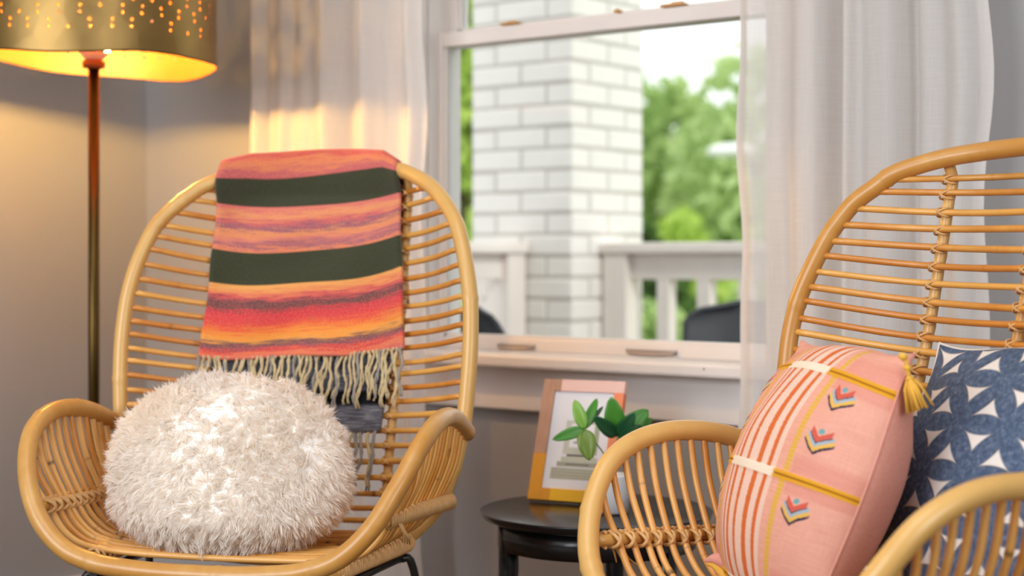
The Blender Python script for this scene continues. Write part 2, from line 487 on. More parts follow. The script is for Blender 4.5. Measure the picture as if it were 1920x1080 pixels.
def railing(name, o, ang, length, label):
    """runs along +x of its own frame from the column"""
    e = tag(empty(name, (o.x, o.y, PZ), ang), label, 'railing', 'porch railings')
    top = .90 - PZ
    MB().bbox((0, -.055, top - .034), (length, .055, top)).build('cap_rail', M_RAIL, e, bevel=.006)
    MB().bbox((.0, -.02, top - .115), (length, .02, top - .034)).build('upper_rail', M_RAIL, e, bevel=.004)
    MB().bbox((0, -.025, .09), (length, .025, .16)).build('lower_rail', M_RAIL, e, bevel=.004)
    MB().bbox((.004, -.046, 0), (.094, .046, top - .034)).build('end_post', M_RAIL, e, bevel=.005)
    x = .215
    bm = MB().bbox((-.022, -.022, .16), (.022, .022, top - .115)).mesh('baluster', M_RAIL)
    while x < length - .03:
        b = bpy.data.objects.new('baluster', bm); COL.objects.link(b); b.parent = e; b.location = (x, 0, 0)
        x += .145
    return e
railing('porch_railing', Vector((CX0 + BS + .002, CY0 + BS / 2, 0)), 0, 3.4, 'white wooden porch railing running right from the brick column')
railing('porch_railing', Vector((CX0 + BS * .46, CY0 - .002, 0)), -math.pi / 2, CY0 - .17, 'white wooden porch railing running from the brick column to the house')

M_PLAST = plain('dark_moulded_plastic', srgb(58, 60, 68), .45, .05, 8)
def porch_chair(loc, rz, hw, topz, arch, label):
    e = tag(empty('porch_chair', loc, rz), label, 'chair')
    n, m = 24, 20
    u = np.linspace(-1, 1, n); v = np.linspace(0, 1, m)
    U, V = np.meshgrid(u, v, indexing='ij')
    H = topz - .44
    prof = hw * np.sqrt(np.clip(1 - (np.clip(V - (1 - arch), 0, 1) / arch) ** 2 * .98, .02, 1)) * (.86 + .14 * np.clip(V * 2, 0, 1))
    x = U * prof; y = .20 + .10 * V - .07 * U ** 2 * (1 - .4 * V); z = .44 + H * V
    P = np.stack([x, y, z], -1)
    o = grid_obj('backrest', P, np.stack([U, V], -1), M_PLAST, e)
    md = o.modifiers.new('solid', 'SOLIDIFY'); md.thickness = .012
    x = U * hw * (.9 + .1 * V); y = -.24 + .44 * V; z = .43 + .02 * U ** 2 - .015 * np.sin(V * math.pi)
    o = grid_obj('seat', np.stack([x, y, z], -1), np.stack([U, V], -1), M_PLAST, e)
    md = o.modifiers.new('solid', 'SOLIDIFY'); md.thickness = .012
    for sx in (-1, 1):
        for sy in (-1, 1):
            MB().tube([(sx * hw * .75, sy * .17, .42), (sx * hw, sy * .22, 0)], [.012, .009], 8).build('leg', M_RAIL, e)
    return e
def seat_at(u, z, rz):
    """foot of a chair whose backrest stands at picture column u, z ahead"""
    q = wpt((u - U0) / FPX * z, z, 0); d = Matrix.Rotation(rz, 3, 'Z') @ Vector((0, .26, 0))
    return (q.x - d.x, q.y - d.y, PZ)
porch_chair(seat_at(1402, 4.45, math.radians(28)), math.radians(28), .175, .838, .16, 'black moulded porch chair outside by the right railing')
porch_chair(seat_at(884, 4.35, math.radians(12)), math.radians(12), .160, .822, .62, 'round-backed slate porch chair outside, half hidden by the left rattan chair')

LAWN = Mat('lawn_grass', .9)
LAWN.color(LAWN.ramp(LAWN.noise(LAWN.coord('Object'), 1.5, 6), [(.3, srgb(112, 128, 84)), (.7, srgb(160, 174, 126))]))
tag(MB().bbox((-40, 2.15, -.62), (40, 60, -.55)).build('ground', LAWN.m), kind='structure')

def leafmat(name, a, b):
    M = Mat(name, .6)
    c = M.ramp(M.noise(M.coord('Object'), .9, 4) * .6 + M.noise(M.coord('Object'), 9, 2) * .4, [(.35, a), (.68, b)])
    df = M.node('ShaderNodeBsdfDiffuse'); tl = M.node('ShaderNodeBsdfTranslucent'); mx = M.node('ShaderNodeMixShader')
    M.link(c, df.inputs[0]); M.link(c, tl.inputs[0]); mx.inputs[0].default_value = .45
    M.link(df.outputs[0], mx.inputs[1]); M.link(tl.outputs[0], mx.inputs[2]); M.link(mx.outputs[0], M.out.inputs[0])
    return M.m
M_LEAF = [leafmat('pale_leaves', srgb(184, 208, 140), srgb(226, 238, 186)), leafmat('mid_leaves', srgb(158, 186, 116), srgb(212, 228, 160)), leafmat('dark_leaves', srgb(66, 96, 48), srgb(124, 154, 86)), leafmat('lime_leaves', srgb(176, 204, 92), srgb(222, 236, 150))]
M_BARK = plain('bark', srgb(96, 80, 66), .9, .15, 20, bump=.5)
def plant_out(name, base, h, rad, sz, n, mat, label, cat, lobes=7, seed=0, trunk=True, group=None):
    r = np.random.RandomState(seed)
    e = tag(empty(name, base), label, cat, group)
    if trunk:
        MB().tube(crom([(0, 0, 0), (.05, .03, h * .3), (-.04, .02, h * .6), (.02, 0, h * .8)], 5), np.linspace(.035 * h * .8, .01 * h, 16), 10).build('trunk', M_BARK, e)
    c = np.c_[r.uniform(-.6, .6, lobes) * rad, r.uniform(-.6, .6, lobes) * rad, r.uniform(.35 if trunk else .2, .85, lobes) * h]
    w = r.randint(0, lobes, n)
    d = r.randn(n, 3); d /= np.linalg.norm(d, axis=1)[:, None]
    q = c[w] + d * (r.uniform(.55, 1, n) ** .5)[:, None] * np.array([rad * .55, rad * .55, h * .24])
    q[:, 2] = np.maximum(q[:, 2], .02)
    a = r.randn(n, 3); a /= np.linalg.norm(a, axis=1)[:, None]
    b = np.cross(a, r.randn(n, 3)); b /= np.linalg.norm(b, axis=1)[:, None]
    s = sz * r.uniform(.6, 1.3, n)[:, None]
    V = np.stack([q - a * s, q + b * s * .5, q + a * s, q - b * s * .5], 1).reshape(-1, 3)
    me = bpy.data.meshes.new('foliage'); me.from_pydata(V.tolist(), [], np.arange(4 * n).reshape(n, 4).tolist()); me.materials.append(mat)
    o = bpy.data.objects.new('foliage', me); COL.objects.link(o); o.parent = e; o['kind'] = 'stuff'
    return e
def gpos(u, z): p = wpt((u - U0) / FPX * z, z, 0); return (p.x, p.y, -.55)
plant_out('tree', gpos(1310, 17), 3.1, 1.0, .13, 2300, M_LEAF[1], 'tall loose tree beyond the porch, right of the brick column', 'tree', 9, 1)
plant_out('tree', gpos(1420, 15), 3.3, .75, .12, 1700, M_LEAF[0], 'pale green tree beyond the porch, partly behind the right sheer curtain', 'tree', 8, 2)
plant_out('tree', gpos(1235, 22), 3.2, .9, .15, 1800, M_LEAF[1], 'distant mid green tree close to the right edge of the brick column', 'tree', 8, 3)
plant_out('tree', gpos(858, 14), 4.6, .75, .13, 4000, M_LEAF[3], 'lime green tree beyond the porch, left of the brick column', 'tree', 11, 4)
plant_out('tree', gpos(780, 19), 4.9, 1.1, .15, 3000, M_LEAF[0], 'large pale tree beyond the porch, behind the left sheer curtain', 'tree', 9, 14)
plant_out('shrub', gpos(1232, 9.5), 1.62, .32, .07, 1800, M_LEAF[2], 'dark garden shrub just above the railing beside the column', 'shrub', 7, 5, False)
plant_out('shrub', gpos(1312, 10.5), 1.62, .38, .07, 1700, M_LEAF[3], 'yellow green garden shrub beyond the right railing', 'shrub', 6, 6, False)
plant_out('hedge', gpos(1215, 8.2), 1.15, .24, .06, 2200, M_LEAF[1], 'low green hedge seen through the railing next to the column', 'hedge', 9, 7, False)
plant_out('hedge', gpos(1390, 8.9), 1.2, .30, .06, 2200, M_LEAF[1], 'low green hedge behind the black porch chair', 'hedge', 9, 8, False)
plant_out('hedge', gpos(1330, 28), 2.6, 2.8, .25, 4500, M_LEAF[0], 'far pale hedge across the garden', 'hedge', 12, 9, False)
plant_out('hedge', gpos(850, 25), 2.6, 1.5, .22, 3500, M_LEAF[0], 'far hedge to the left of the porch column', 'hedge', 12, 10, False)
M_WHITE = plain('white_enamel', srgb(244, 244, 244), .35, .01)
sl = wpt((1372 - U0) / FPX * 11, 11, 0)
lamp_o = tag(empty('street_lamp', (sl.x + .45, sl.y, -.55)), 'white oval street lamp head among the trees at the curtain edge', 'street lamp')
lz = CAMZ - (283 - V0) / FPX * 11 + .55
MB().tube(crom([(0, 0, 0), (0, 0, lz * .6), (0, 0, lz), (-.08, 0, lz + .10), (-.25, 0, lz + .06)], 6), .025, 8).build('pole', M_WHITE, lamp_o)
hd = MB().lathe([(0, -.05), (.08, -.048), (.14, -.02), (.15, 0), (.13, .03), (.07, .05), (0, .055)], 28).build('lamp_head', M_WHITE, lamp_o, loc=(-.45, 0, lz)); hd.scale = (1.25, .7, .95)

# ------------------------------------------------------------------ rattan chairs
CHZ = CAMZ
WL = [[0.1957,0.0811,0.1206],[0.2208,0.0647,0.1023],[0.2408,0.0467,0.0817],[0.2572,0.0316,0.0608],[0.2684,0.0188,0.0388],[0.2763,0.0086,0.0165],[0.2839,0.0006,-0.0085],[0.29,-0.0064,-0.0342],[0.2947,-0.0128,-0.0596],[0.2971,-0.0183,-0.0838],[0.2986,-0.0225,-0.1069],[0.2995,-0.0263,-0.1294],[0.2996,-0.0301,-0.1521],[0.299,-0.0336,-0.1756],[0.2981,-0.0366,-0.1985],[0.2967,-0.0396,-0.2236],[0.2945,-0.0425,-0.2495]]
WR = [[0.1931,0.0816,0.1131],[0.2184,0.0646,0.0942],[0.244,0.0465,0.0725],[0.2584,0.0314,0.0487],[0.2686,0.0188,0.0255],[0.2764,0.0087,0.0036],[0.2823,0.0007,-0.0185],[0.2878,-0.0062,-0.0395],[0.2945,-0.0128,-0.0626],[0.2987,-0.0184,-0.0832],[0.3002,-0.0228,-0.1084],[0.2991,-0.0263,-0.1315],[0.2996,-0.0301,-0.1524],[0.299,-0.0336,-0.1754],[0.2981,-0.0366,-0.1988],[0.2966,-0.0396,-0.2236],[0.2946,-0.0425,-0.2494]]
RIB = [[0.1298,0.1164],[0.1246,0.0914],[0.1197,0.0662],[0.1148,0.0408],[0.1098,0.0151],[0.1048,-0.0106],[0.0998,-0.0358],[0.0949,-0.0604],[0.0898,-0.0846],[0.0845,-0.1086],[0.0787,-0.132],[0.0727,-0.1546],[0.0664,-0.1767],[0.0598,-0.1984],[0.0531,-0.2203],[0.0462,-0.2426],[0.0393,-0.2656],[0.0323,-0.2898],[0.0254,-0.315],[0.0186,-0.3409],[0.0118,-0.3673],[0.004,-0.393],[-0.006,-0.416],[-0.02,-0.436]]
LOW = [[.2915,-.046,-.2735],[.287,-.049,-.298],[.281,-.052,-.323],[.274,-.056,-.349],[.265,-.060,-.375],[.252,-.065,-.400],[.228,-.070,-.425]]
ARM = [[0.3113,-0.0446,-0.2827],[0.3178,-0.1492,-0.2482],[0.3228,-0.2415,-0.2445],[0.3175,-0.314,-0.2715],[0.2983,-0.3606,-0.3254],[0.2651,-0.3877,-0.3859],[0.2189,-0.3989,-0.4301],[0.165,-0.404,-0.450],[0.11,-0.407,-0.4565],[0.055,-0.408,-0.4595],[0.0,-0.408,-0.460]]
RB, PW = .153, 2.8
class Back:
    def __init__(s, Wt):
        s.W = np.array(Wt + LOW); s.R = np.array(RIB)
        g = 1 - np.clip(RB / s.W[:, 0], 0, .8) ** PW
        s.Sy = (s.R[:, 0] - s.W[:, 1]) / g; s.Sz = (s.R[:, 1] - s.W[:, 2]) / g
        s.Sz = np.clip(s.Sz, -.04, .0)
    def ip(s, arr, k):
        k = k - 1
        if k < 0: return arr[0] + (arr[1] - arr[0]) * k
        return float(np.interp(k, np.arange(len(arr)), arr))
    def P(s, x, k):
        kk = max(k, 1.0)
        w = s.ip(s.W[:, 0], kk); g = 1 - min(1, abs(x) / w) ** PW
        y = s.ip(s.W[:, 1], kk) + s.ip(s.Sy, kk) * g
        z = s.ip(s.W[:, 2], kk) + s.ip(s.Sz, kk) * g
        if k < 1: y += (1 - k) * .004; z += (1 - k) * .0215
        return Vector((x, y, z))

def noded(pts, r, rnd, count):
    """radius swell and dark ring at the growth nodes of a cane"""
    m = len(pts); R = [r] * m; G_ = [0.0] * m
    for _ in range(count):
        i = rnd.randint(3, m - 4)
        R[i] = r * 1.09; G_[i] = rnd.choice((.35, .5, .6, .8))
    return R, G_

def build_chair(loc, rz, Wt, ztop, label, seed):
    rnd = random.Random(seed)
    e = tag(empty('rattan_chair', loc, rz), label, 'chair', 'rattan lounge chairs')
    B = Back(Wt)
    up = lambda p: Vector((p[0], p[1], p[2] + CHZ))
    # hoop of the back
    Wm = B.W
    T = np.gradient(Wm, axis=0)
    half = []
    for i in (0, 1, 2, 3, 4, 6, 8, 10, 12, 14, 16, 18, 20, 22):
        t = T[i] / np.linalg.norm(T[i]); nrm = np.array([-t[2], 0, t[0]]); nrm /= np.linalg.norm(nrm)
        if nrm[0] < 0: nrm = -nrm
        half.append(Vector(Wm[i] + nrm * .0125))
    w0 = half[0]; dzt = ztop - w0.z
    half = [Vector((0, .166, ztop)), Vector((.05, .161, w0.z + dzt * .965)), Vector((.10, .146, w0.z + dzt * .85)), Vector((.152, .118, w0.z + dzt * .58))] + half
    half += [Vector((.205, -.078, -.462)), Vector((.15, -.083, -.482)), Vector((.08, -.087, -.491)), Vector((0, -.088, -.493))]
    loop = half + [Vector((-p.x, p.y, p.z)) for p in reversed(half[1:-1])]
    hp = crom([up(p) for p in loop], 7, True)
    rr, gg = noded(hp, .0132, rnd, 7); gg = [g * .45 for g in gg]
    MB().tube(hp, rr, 14, True, rings=gg).build('back_hoop', M_HOOP, e)
    # hoop that makes both arms and the front edge
    arm = ARM + [[-p[0], p[1], p[2]] for p in reversed(ARM[:-1])]
    ap = crom([up(p) for p in arm], 9)
    rr, gg = noded(ap, .0146, rnd, 6); gg = [g * .4 for g in gg]
    MB().tube(ap, rr, 14, rings=gg).build('arm_hoop', M_HOOP, e)
    # horizontal slats
    for k in range(1, 25):
        w = B.ip(B.W[:, 0], k) + .006
        jit = rnd.uniform(-.0015, .0015); bend = rnd.uniform(-1, 1)
        pts = []
        for i in range(33):
            x = -w + 2 * w * i / 32
            p = B.P(x, k); p.z += jit * (1 + bend * x * 3) + .0008 * math.sin(x * 14 + k * 2.1); pts.append(up(p))
        rr, gg = noded(pts, .0049 * rnd.uniform(.94, 1.06), rnd, rnd.choice((1, 2, 2, 3)))
        MB().tube(pts, rr, 8, rings=gg).build('back_slat', M_SLAT, e)
    # three uprights behind the slats and their bindings
    hl = [q - Vector((0, 0, CHZ)) for q in hp]
    for xr in (-RB, 0.0, RB):
        top = max((q for q in hl if abs(q.x - xr) < .03), key=lambda q: q.z)
        tp = Vector((xr, top.y, min((q for q in hl if q.z > .05), key=lambda q: abs(q.x - xr)).z))
        pts = [tp] + [B.P(xr, k) + Vector((0, .011, -.002)) for k in range(1, 25)] + [Vector((xr, -.055, -.462)), Vector((xr, -.10, -.468))]
        pp = crom([up(p) for p in pts], 3)
        rr, gg = noded(pp, .0083, rnd, 3)
        rb = MB().tube(pp, rr, 10, rings=[g * .4 for g in gg]).build('back_rib', M_HOOP, e)
        mb = MB()
        for k in range(1, 25):
            c = up(B.P(xr, k) + Vector((0, .006, -.001)))
            for sgn in (-1, 1):
                lp = []
                for j in range(14):
                    a = 2 * math.pi * j / 14
                    lp.append(c + Vector((.0088 * math.cos(a), .0118 * math.sin(a), sgn * .0062 * math.cos(a))))
                mb.tube(lp, .0016, 6, True)
        bo = mb.build('cane_binding', M_BIND, rb); bo['kind'] = 'stuff'
    # seat canes that run down from one arm, across and up to the other
    A = crom([Vector(p) for p in ARM[:6]], 16)
    ys = [-.345 + .0218 * i for i in range(13)]
    for y in ys:
        a = min(A, key=lambda q: abs(q.y - y))
        yb = y + .006 * (1 if y < -.3 else 0)
        hp_ = [(a.x - .001, y, a.z - .006), (.292 if y > -.30 else .286, y + .002, (a.z - .382) / 2 - .004), (.2745, yb + .004, -.384), (.250, yb + .006, -.419), (.215, yb + .008, -.4395), (.15, yb + .008, -.447), (.07, yb + .008, -.449)]
        hp_[1] = ((hp_[0][0] + hp_[2][0]) / 2 + .008, (hp_[0][1] + hp_[2][1]) / 2, (hp_[0][2] + hp_[2][2]) / 2)
        full = [Vector(p) for p in hp_] + [Vector((0, yb + .008, -.4495))] + [Vector((-p[0], p[1], p[2])) for p in reversed(hp_)]
        pts = crom([up(p) for p in full], 6)
        rr, gg = noded(pts, .0049 * rnd.uniform(.95, 1.05), rnd, 5)
        MB().tube(pts, rr, 8, rings=gg).build('seat_cane', M_ROD, e)
    # side rails outside the canes, bound on with split cane
    for sx in (-1, 1):
        m0, m1 = Vector((sx * .277, -.372, -.379)), Vector((sx * .2885, -.058, -.393))
        mid = (m0 + m1) / 2 + Vector((sx * .004, 0, .002))
        l0, l1 = Vector((sx * .196, -.36, -.460)), Vector((sx * .226, -.085, -.458))
        for nm, pp, r in (('arm_rail', crom([m0, mid, m1], 10), .0085), ('seat_rail', crom([l0, (l0 + l1) / 2, l1], 10), .0095)):
            pp = [up(p) for p in pp]
            rr, gg = noded(pp, r, rnd, 2)
            ra = MB().tube(pp, rr, 10, rings=[.4 * g for g in gg]).build(nm, M_HOOP, e)
            mb = MB(); n_ = len(pp)
            for y in ys:                                   # crossed loops round rail and cane
                t = (y + .004 - pp[0].y) / (pp[-1].y - pp[0].y)
                if not .02 < t < .98: continue
                c = pp[0].lerp(pp[-1], t) + Vector((-sx * .003, 0, .004 if nm == 'seat_rail' else 0))
                for sg in (-1, 1):
                    lp = []
                    for j in range(16):
                        a = 2 * math.pi * j / 16
                        if nm == 'arm_rail': lp.append(c + Vector((.0130 * math.cos(a), sg * .0046 * math.sin(a), .0092 * math.sin(a))))
                        else: lp.append(c + Vector((.0125 * math.cos(a), sg * .0085 * math.cos(a), .0140 * math.sin(a))))
                    mb.tube(lp, .0027, 6, True)
            m_ = 34
            for i in range(m_):                            # close herringbone on the outer face
                t = .04 + .92 * i / (m_ - 1); c = pp[0].lerp(pp[-1], t) + (Vector((sx * .004 * 4 * t * (1 - t), 0, .002 * 4 * t * (1 - t))) if nm == 'arm_rail' else Vector((0, 0, 0)))
                lp = []
                for j in range(9):
                    a = -1.75 + 3.5 * j / 8
                    if nm == 'arm_rail': d = Vector((sx * math.cos(a), 0, math.sin(a)))
                    else: d = Vector((sx * math.cos(a - .8) , 0, math.sin(a - .8)))
                    lp.append(c + d * (r + .0022) + Vector((0, .010 * abs(math.sin(a)) - .005, 0)))
                mb.tube(lp, .0026, 6)
            bo = mb.build('cane_binding', M_BIND, ra); bo['kind'] = 'stuff'
            if nm == 'arm_rail':
                tl = MB()
                c = pp[2]
                for q in range(4):
                    tl.tube([c + Vector((sx * .01, .004 * q, -.004)), c + Vector((sx * .016, .01 + .008 * q, -.02 - .004 * q)), c + Vector((sx * .013, .012 + .012 * q, -.034 - .003 * q))], [.0014, .0016, .001], 5)
                tl.build('cane_end', M_BIND, ra)
    # black metal base
    fr = MB()
    for sx in (-1, 1): fr.tube([up((sx * .196, -.345, -.482)), up((sx * .215, -.085, -.482))], .0065, 8)
    for y, x in ((-.335, .197), (-.095, .214)): fr.tube([up((-x, y, -.484)), up((x, y, -.484))], .0065, 8)
    fr.build('base_frame', M_BLACK, e)
    for sx in (-1, 1):
        for y0, y1, x0 in ((-.335, -.385, .197), (-.095, -.02, .214)):
            pts = crom([up((sx * x0, y0, -.482)), up((sx * (x0 + .018), y0 + (y1 - y0) * .15, -.50)), up((sx * (x0 + .04), y0 + (y1 - y0) * .6, -.68)), up((sx * (x0 + .055), y1, -.846))], 5)
            MB().tube(pts, .0068, 8).lathe([(.010, 0), (.010, .006)], 12, c=(pts[-1].x, pts[-1].y, 0)).build('leg', M_BLACK, e)
    return e, B

PLx, PLz, PLa = -.3641, 2.78, .24418
PRx, PRz, PRa = .5675, 2.1203, 1.10337
o = wpt(PLx, PLz, 0); chL, BLk = build_chair((o.x, o.y, 0), TH - PLa, WL, .168, 'rattan lounge chair on the left, with striped throw and fluffy white cushion', 1)
o = wpt(PRx, PRz, 0); chR, BRk = build_chair((o.x, o.y, 0), TH - PRa, WR, .153, 'rattan lounge chair on the right, with pink and blue cushions', 2)
bpy.context.view_layer.update()
#PART2
# ------------------------------------------------------------------ brass floor lamp
LPX, LPZ_ = (176 - U0) / FPX * 3.3, 3.3
lp = wpt(LPX, LPZ_, 0)
lamp = tag(empty('floor_lamp', (lp.x, lp.y, 0)), 'brass floor lamp with a lit pierced drum shade, behind the left chair', 'floor lamp')
RIM = CAMZ + .394; SR = .246; SHH = .31
MB().lathe([(0, .0), (.125, 0), (.128, .006), (.12, .016), (.03, .022), (.013, .03), (.0113, .05)], 48).build('base', M_BRASS, lamp)
MB().tube([(0, 0, .03), (0, 0, RIM + .012)], .0113, 16).build('pole', M_BRASS, lamp)
M_SHADE = Mat('hammered_brass_sheet', .42, metal=1.0)
c0 = M_SHADE.coord('Object')
M_SHADE.color(M_SHADE.mix(M_SHADE.noise(c0, 6, 3), srgb(124, 98, 54), srgb(162, 132, 82)))
vo = M_SHADE.node('ShaderNodeTexVoronoi'); vo.inputs['Scale'].default_value = 16; M_SHADE.link(c0, vo.inputs[0])
M_SHADE.bump(X(M_SHADE.nt, vo.outputs[0]), .18, .01)
M_GOLD = plain('gold_lining', srgb(132, 74, 10), .55, .1, 9, metal=.1)
NC = 78; rows = 24; dz = SHH / rows
def hem(a):
    w = TH                                                   # the hem waves up and down around the drum
    return -.010 * math.cos(a - w) + .006 * math.sin(2 * (a - w) + 2.4) + .003 * math.sin(5 * (a - w))
def shade(r, name, mat, parent):
    vs, fs, ix = [], [], {}
    def pt(ci, z):
        a = 2 * math.pi * ci / NC
        t = max(0, 1 - z / (SHH * .55))
        rr = r * (1 + .010 * math.sin(3 * a + 1) + .006 * math.sin(7 * a)) * (1 + .012 * math.sin(4 * a) * t)
        return (rr * math.cos(a), rr * math.sin(a), RIM + z + hem(a) * t)
    def gi(c, rw):
        k = (c % NC, rw)
        if k not in ix: ix[k] = len(vs); vs.append(pt(c, rw * dz))
        return ix[k]
    def hole(c, row):
        ph = row % 4
        return 3 <= row < rows - 1 and ((c % 2 == 0 and ph in (1, 2)) or (c % 2 == 1 and ph in (3, 0))) and (c * 7 + row) % 11 != 0
    for c in range(NC):
        for rw in range(rows):
            q = [gi(c, rw), gi(c + 1, rw), gi(c + 1, rw + 1), gi(c, rw + 1)]
            if not hole(c, rw): fs.append(tuple(q)); continue
            jx = .08 * math.sin(c * 5.1 + rw); R = .0034
            h = []
            for j in range(8):
                a = 2 * math.pi * (j + .5) / 8 - math.pi
                h.append(len(vs)); vs.append(pt(c + .5 + jx + R * math.cos(a) / (2 * math.pi * r / NC), (rw + .5) * dz + R * math.sin(a)))
            fs += [(q[0], h[1], h[0]), (q[0], q[1], h[2], h[1]), (q[1], h[3], h[2]), (q[1], q[2], h[4], h[3]), (q[2], h[5], h[4]), (q[2], q[3], h[6], h[5]), (q[3], h[7], h[6]), (q[3], q[0], h[0], h[7])]
    return MB().add(vs, fs, 0, True).build(name, mat, parent)
sh = shade(SR, 'lamp_shade', M_SHADE.m, lamp)
shade(SR - .0015, 'shade_lining', M_GOLD, sh)
# rolled rim wire, spider, socket, bulb
hp_ = []
for j in range(120):
    a = 2 * math.pi * j / 120
    rr = SR * (1 + .010 * math.sin(3 * a + 1) + .006 * math.sin(7 * a)) * (1 + .012 * math.sin(4 * a))
    hp_.append((rr * math.cos(a), rr * math.sin(a), RIM + hem(a)))
MB().tube(hp_, .0016, 6, True).build('rim_wire', M_BRASS, sh)
sp = MB()
for k in range(3):
    a = 2 * math.pi * k / 3 + .5
    sp.tube([(.018 * math.cos(a), .018 * math.sin(a), RIM + .205), (SR * math.cos(a) * .985, SR * math.sin(a) * .985, RIM + .225)], .0025, 6)
sp.lathe([(.020, .2), (.020, .21)], 20, c=(0, 0, RIM)).build('spider', M_BRASS, lamp)
MB().lathe([(.0113, -.012), (.0225, -.010), (.0235, .003), (.020, .005), (.012, .006)], 28, c=(0, 0, RIM)).build('socket', M_GOLD, lamp)
MB().tube([(.03, 0, RIM + .02), (.03, 0, RIM + .12), (.018, 0, RIM + .205)], .002, 6).tube([(-.03, 0, RIM + .02), (-.03, 0, RIM + .12), (-.018, 0, RIM + .205)], .002, 6).build('harp', M_BRASS, lamp)
BULB = Mat('lit_bulb')
em = BULB.node('ShaderNodeEmission'); em.inputs[0].default_value = (1.0, .55, .13, 1); em.inputs[1].default_value = 1350.0
BULB.link(em.outputs[0], BULB.out.inputs[0])
MB().lathe([(.012, .004), (.018, .008), (.027, .016), (.0305, .022)], 28, c=(0, 0, RIM)).build('bulb_base_baffle', plain('bulb_plastic', srgb(236, 234, 230), .4, .01), lamp)  # unseen wide collar, shaped to hold the bulb's light off the lower walls
MB().lathe([(.0300, .0221), (.0300, .028), (.027, .040), (.019, .050), (.009, .055), (0, .056)], 28, c=(0, 0, RIM)).build('bulb', BULB.m, lamp)

# ------------------------------------------------------------------ round black side table
TZc, TX = 2.85, (1118 - U0) / FPX * 2.85
tp = wpt(TX, TZc, 0); TH_ = CAMZ - .436
table = tag(empty('side_table', (tp.x, tp.y, 0)), 'small round black side table between the two rattan chairs', 'table')
MB().lathe([(0, TH_ - .017), (.186, TH_ - .017), (.197, TH_ - .012), (.2025, TH_ - .003), (.2025, TH_ - .0008), (.2, TH_), (0, TH_)], 96).build('tabletop', M_TABLE, table)
ap_ = MB(); n_ = 72
for r0, r1 in (((.172), (.158)),):
    prof = [(r0, TH_ - .062), (r0, TH_ - .017), (r1, TH_ - .017), (r1, TH_ - .062), (r0, TH_ - .062)]
    vs = []; fs = []
    for r_, z_ in prof[:4]:
        for j in range(n_): a = 2 * math.pi * j / n_; vs.append((r_ * math.cos(a), r_ * math.sin(a), z_))
    for i in range(4):
        for j in range(n_): fs.append((i * n_ + j, i * n_ + (j + 1) % n_, ((i + 1) % 4) * n_ + (j + 1) % n_, ((i + 1) % 4) * n_ + j))
    ap_.add(vs, fs, 0, True)
ap_.build('apron', M_TABLE, table)
for adeg in (195, 315, 75):
    a = math.radians(adeg) + TH
    x, y = .158 * math.cos(a), .158 * math.sin(a)
    MB().tube([(x, y, TH_ - .018), (x, y, TH_ - .10), (x * 1.10, y * 1.10, 0)], [.0175, .0175, .012], 20).build('leg', M_TABLE, table)

# ------------------------------------------------------------------ picture frame
fa = math.radians(26); lean = math.radians(19.5)
fx, fz = .027, 2.938
fo = wpt(fx, fz, 0)
# its own frame: x along the bottom edge, z up the leaning face, -y towards the viewer
frame = tag(empty('picture_frame', (fo.x, fo.y, TH_ + .0056), 0), 'small photo frame in wood, mustard, yellow, pink and coral blocks on the black side table', 'picture frame')
frame.rotation_euler = (Matrix.Rotation(TH - fa, 3, 'Z') @ Matrix.Rotation(-lean, 3, 'X')).to_euler()
FW, FH, FD = .160, .223, .014
bl, br, bt, bb = .024, .019, .022, .022
M_FW = Mat('frame_wood', .55)
M_FW.color(M_FW.mix(M_FW.noise(M_FW.coord('Object', (260, 260, 30)), 1, 3), srgb(150, 104, 78), srgb(206, 164, 136)))
cols = {'amber': plain('amber_paint', srgb(222, 150, 14), .5, .03), 'yellow': plain('yellow_paint', srgb(246, 190, 12), .5, .03), 'pink': plain('pale_pink_paint', srgb(236, 196, 186), .5, .02), 'coral': plain('coral_paint', srgb(240, 140, 92), .5, .03)}
for nm, lo, hi, mt in (('wood_block', (0, FH * .38), (bl, FH), M_FW.m), ('wood_block', (bl, FH - bt), (bl + .012, FH), M_FW.m),
                       ('painted_block', (0, 0), (bl, FH * .38), cols['amber']), ('painted_block', (bl, 0), (bl + .019, bb), cols['amber']),
                       ('painted_block', (bl + .019, 0), (FW, bb), cols['yellow']), ('painted_block', (bl + .012, FH - bt), (FW, FH), cols['pink']),
                       ('painted_block', (FW - br, bb), (FW, FH - bt), cols['coral'])):
    MB().bbox((lo[0], 0, lo[1]), (hi[0], FD, hi[1])).build(nm, mt, frame, bevel=.0006)
PR = Mat('printed_photo', .35)
u, v = PR.uv()
def bxm(u, v, x0, x1, y0, y1, w=.012):
    return (u.ss(x0 - w, x0 + w) * u.below(x1, w) * v.ss(y0 - w, y0 + w) * v.below(y1, w))
c = srgb(232, 232, 238)
gr = PR.noise(PR.coord('UV', (40, 90, 1)), 1, 3)
body = PR.mix(gr, srgb(176, 178, 156), srgb(204, 204, 186))
c = PR.mix(bxm(u, v, .27, .82, .36, .70), c, PR.mix(u.ss(.3, .8), srgb(198, 202, 188), srgb(158, 166, 138)))
c = PR.mix(bxm(u, v, .36, .74, .43, .67), c, srgb(236, 236, 240))
for y_, x1_ in ((.63, .60), (.58, .64), (.53, .68), (.48, .66)):
    dash = PR.noise(PR.xyz(u * 34.0, y_ * 77.0), 1, 2).ss(.36, .5)
    c = PR.mix(bxm(u, v, .42, x1_, y_ - .010, y_ + .010, .006) * dash * .9, c, srgb(128, 128, 142))
c = PR.mix(bxm(u, v, .34, .78, .335, .362, .008), c, srgb(96, 92, 86))
c = PR.mix(bxm(u, v, .26, .84, .285, .335, .01), c, body)
c = PR.mix(bxm(u, v, .20, .90, .235, .285, .01), c, srgb(160, 160, 140))
c = PR.mix(bxm(u, v, .34, .72, .252, .268, .006), c, srgb(112, 112, 100))
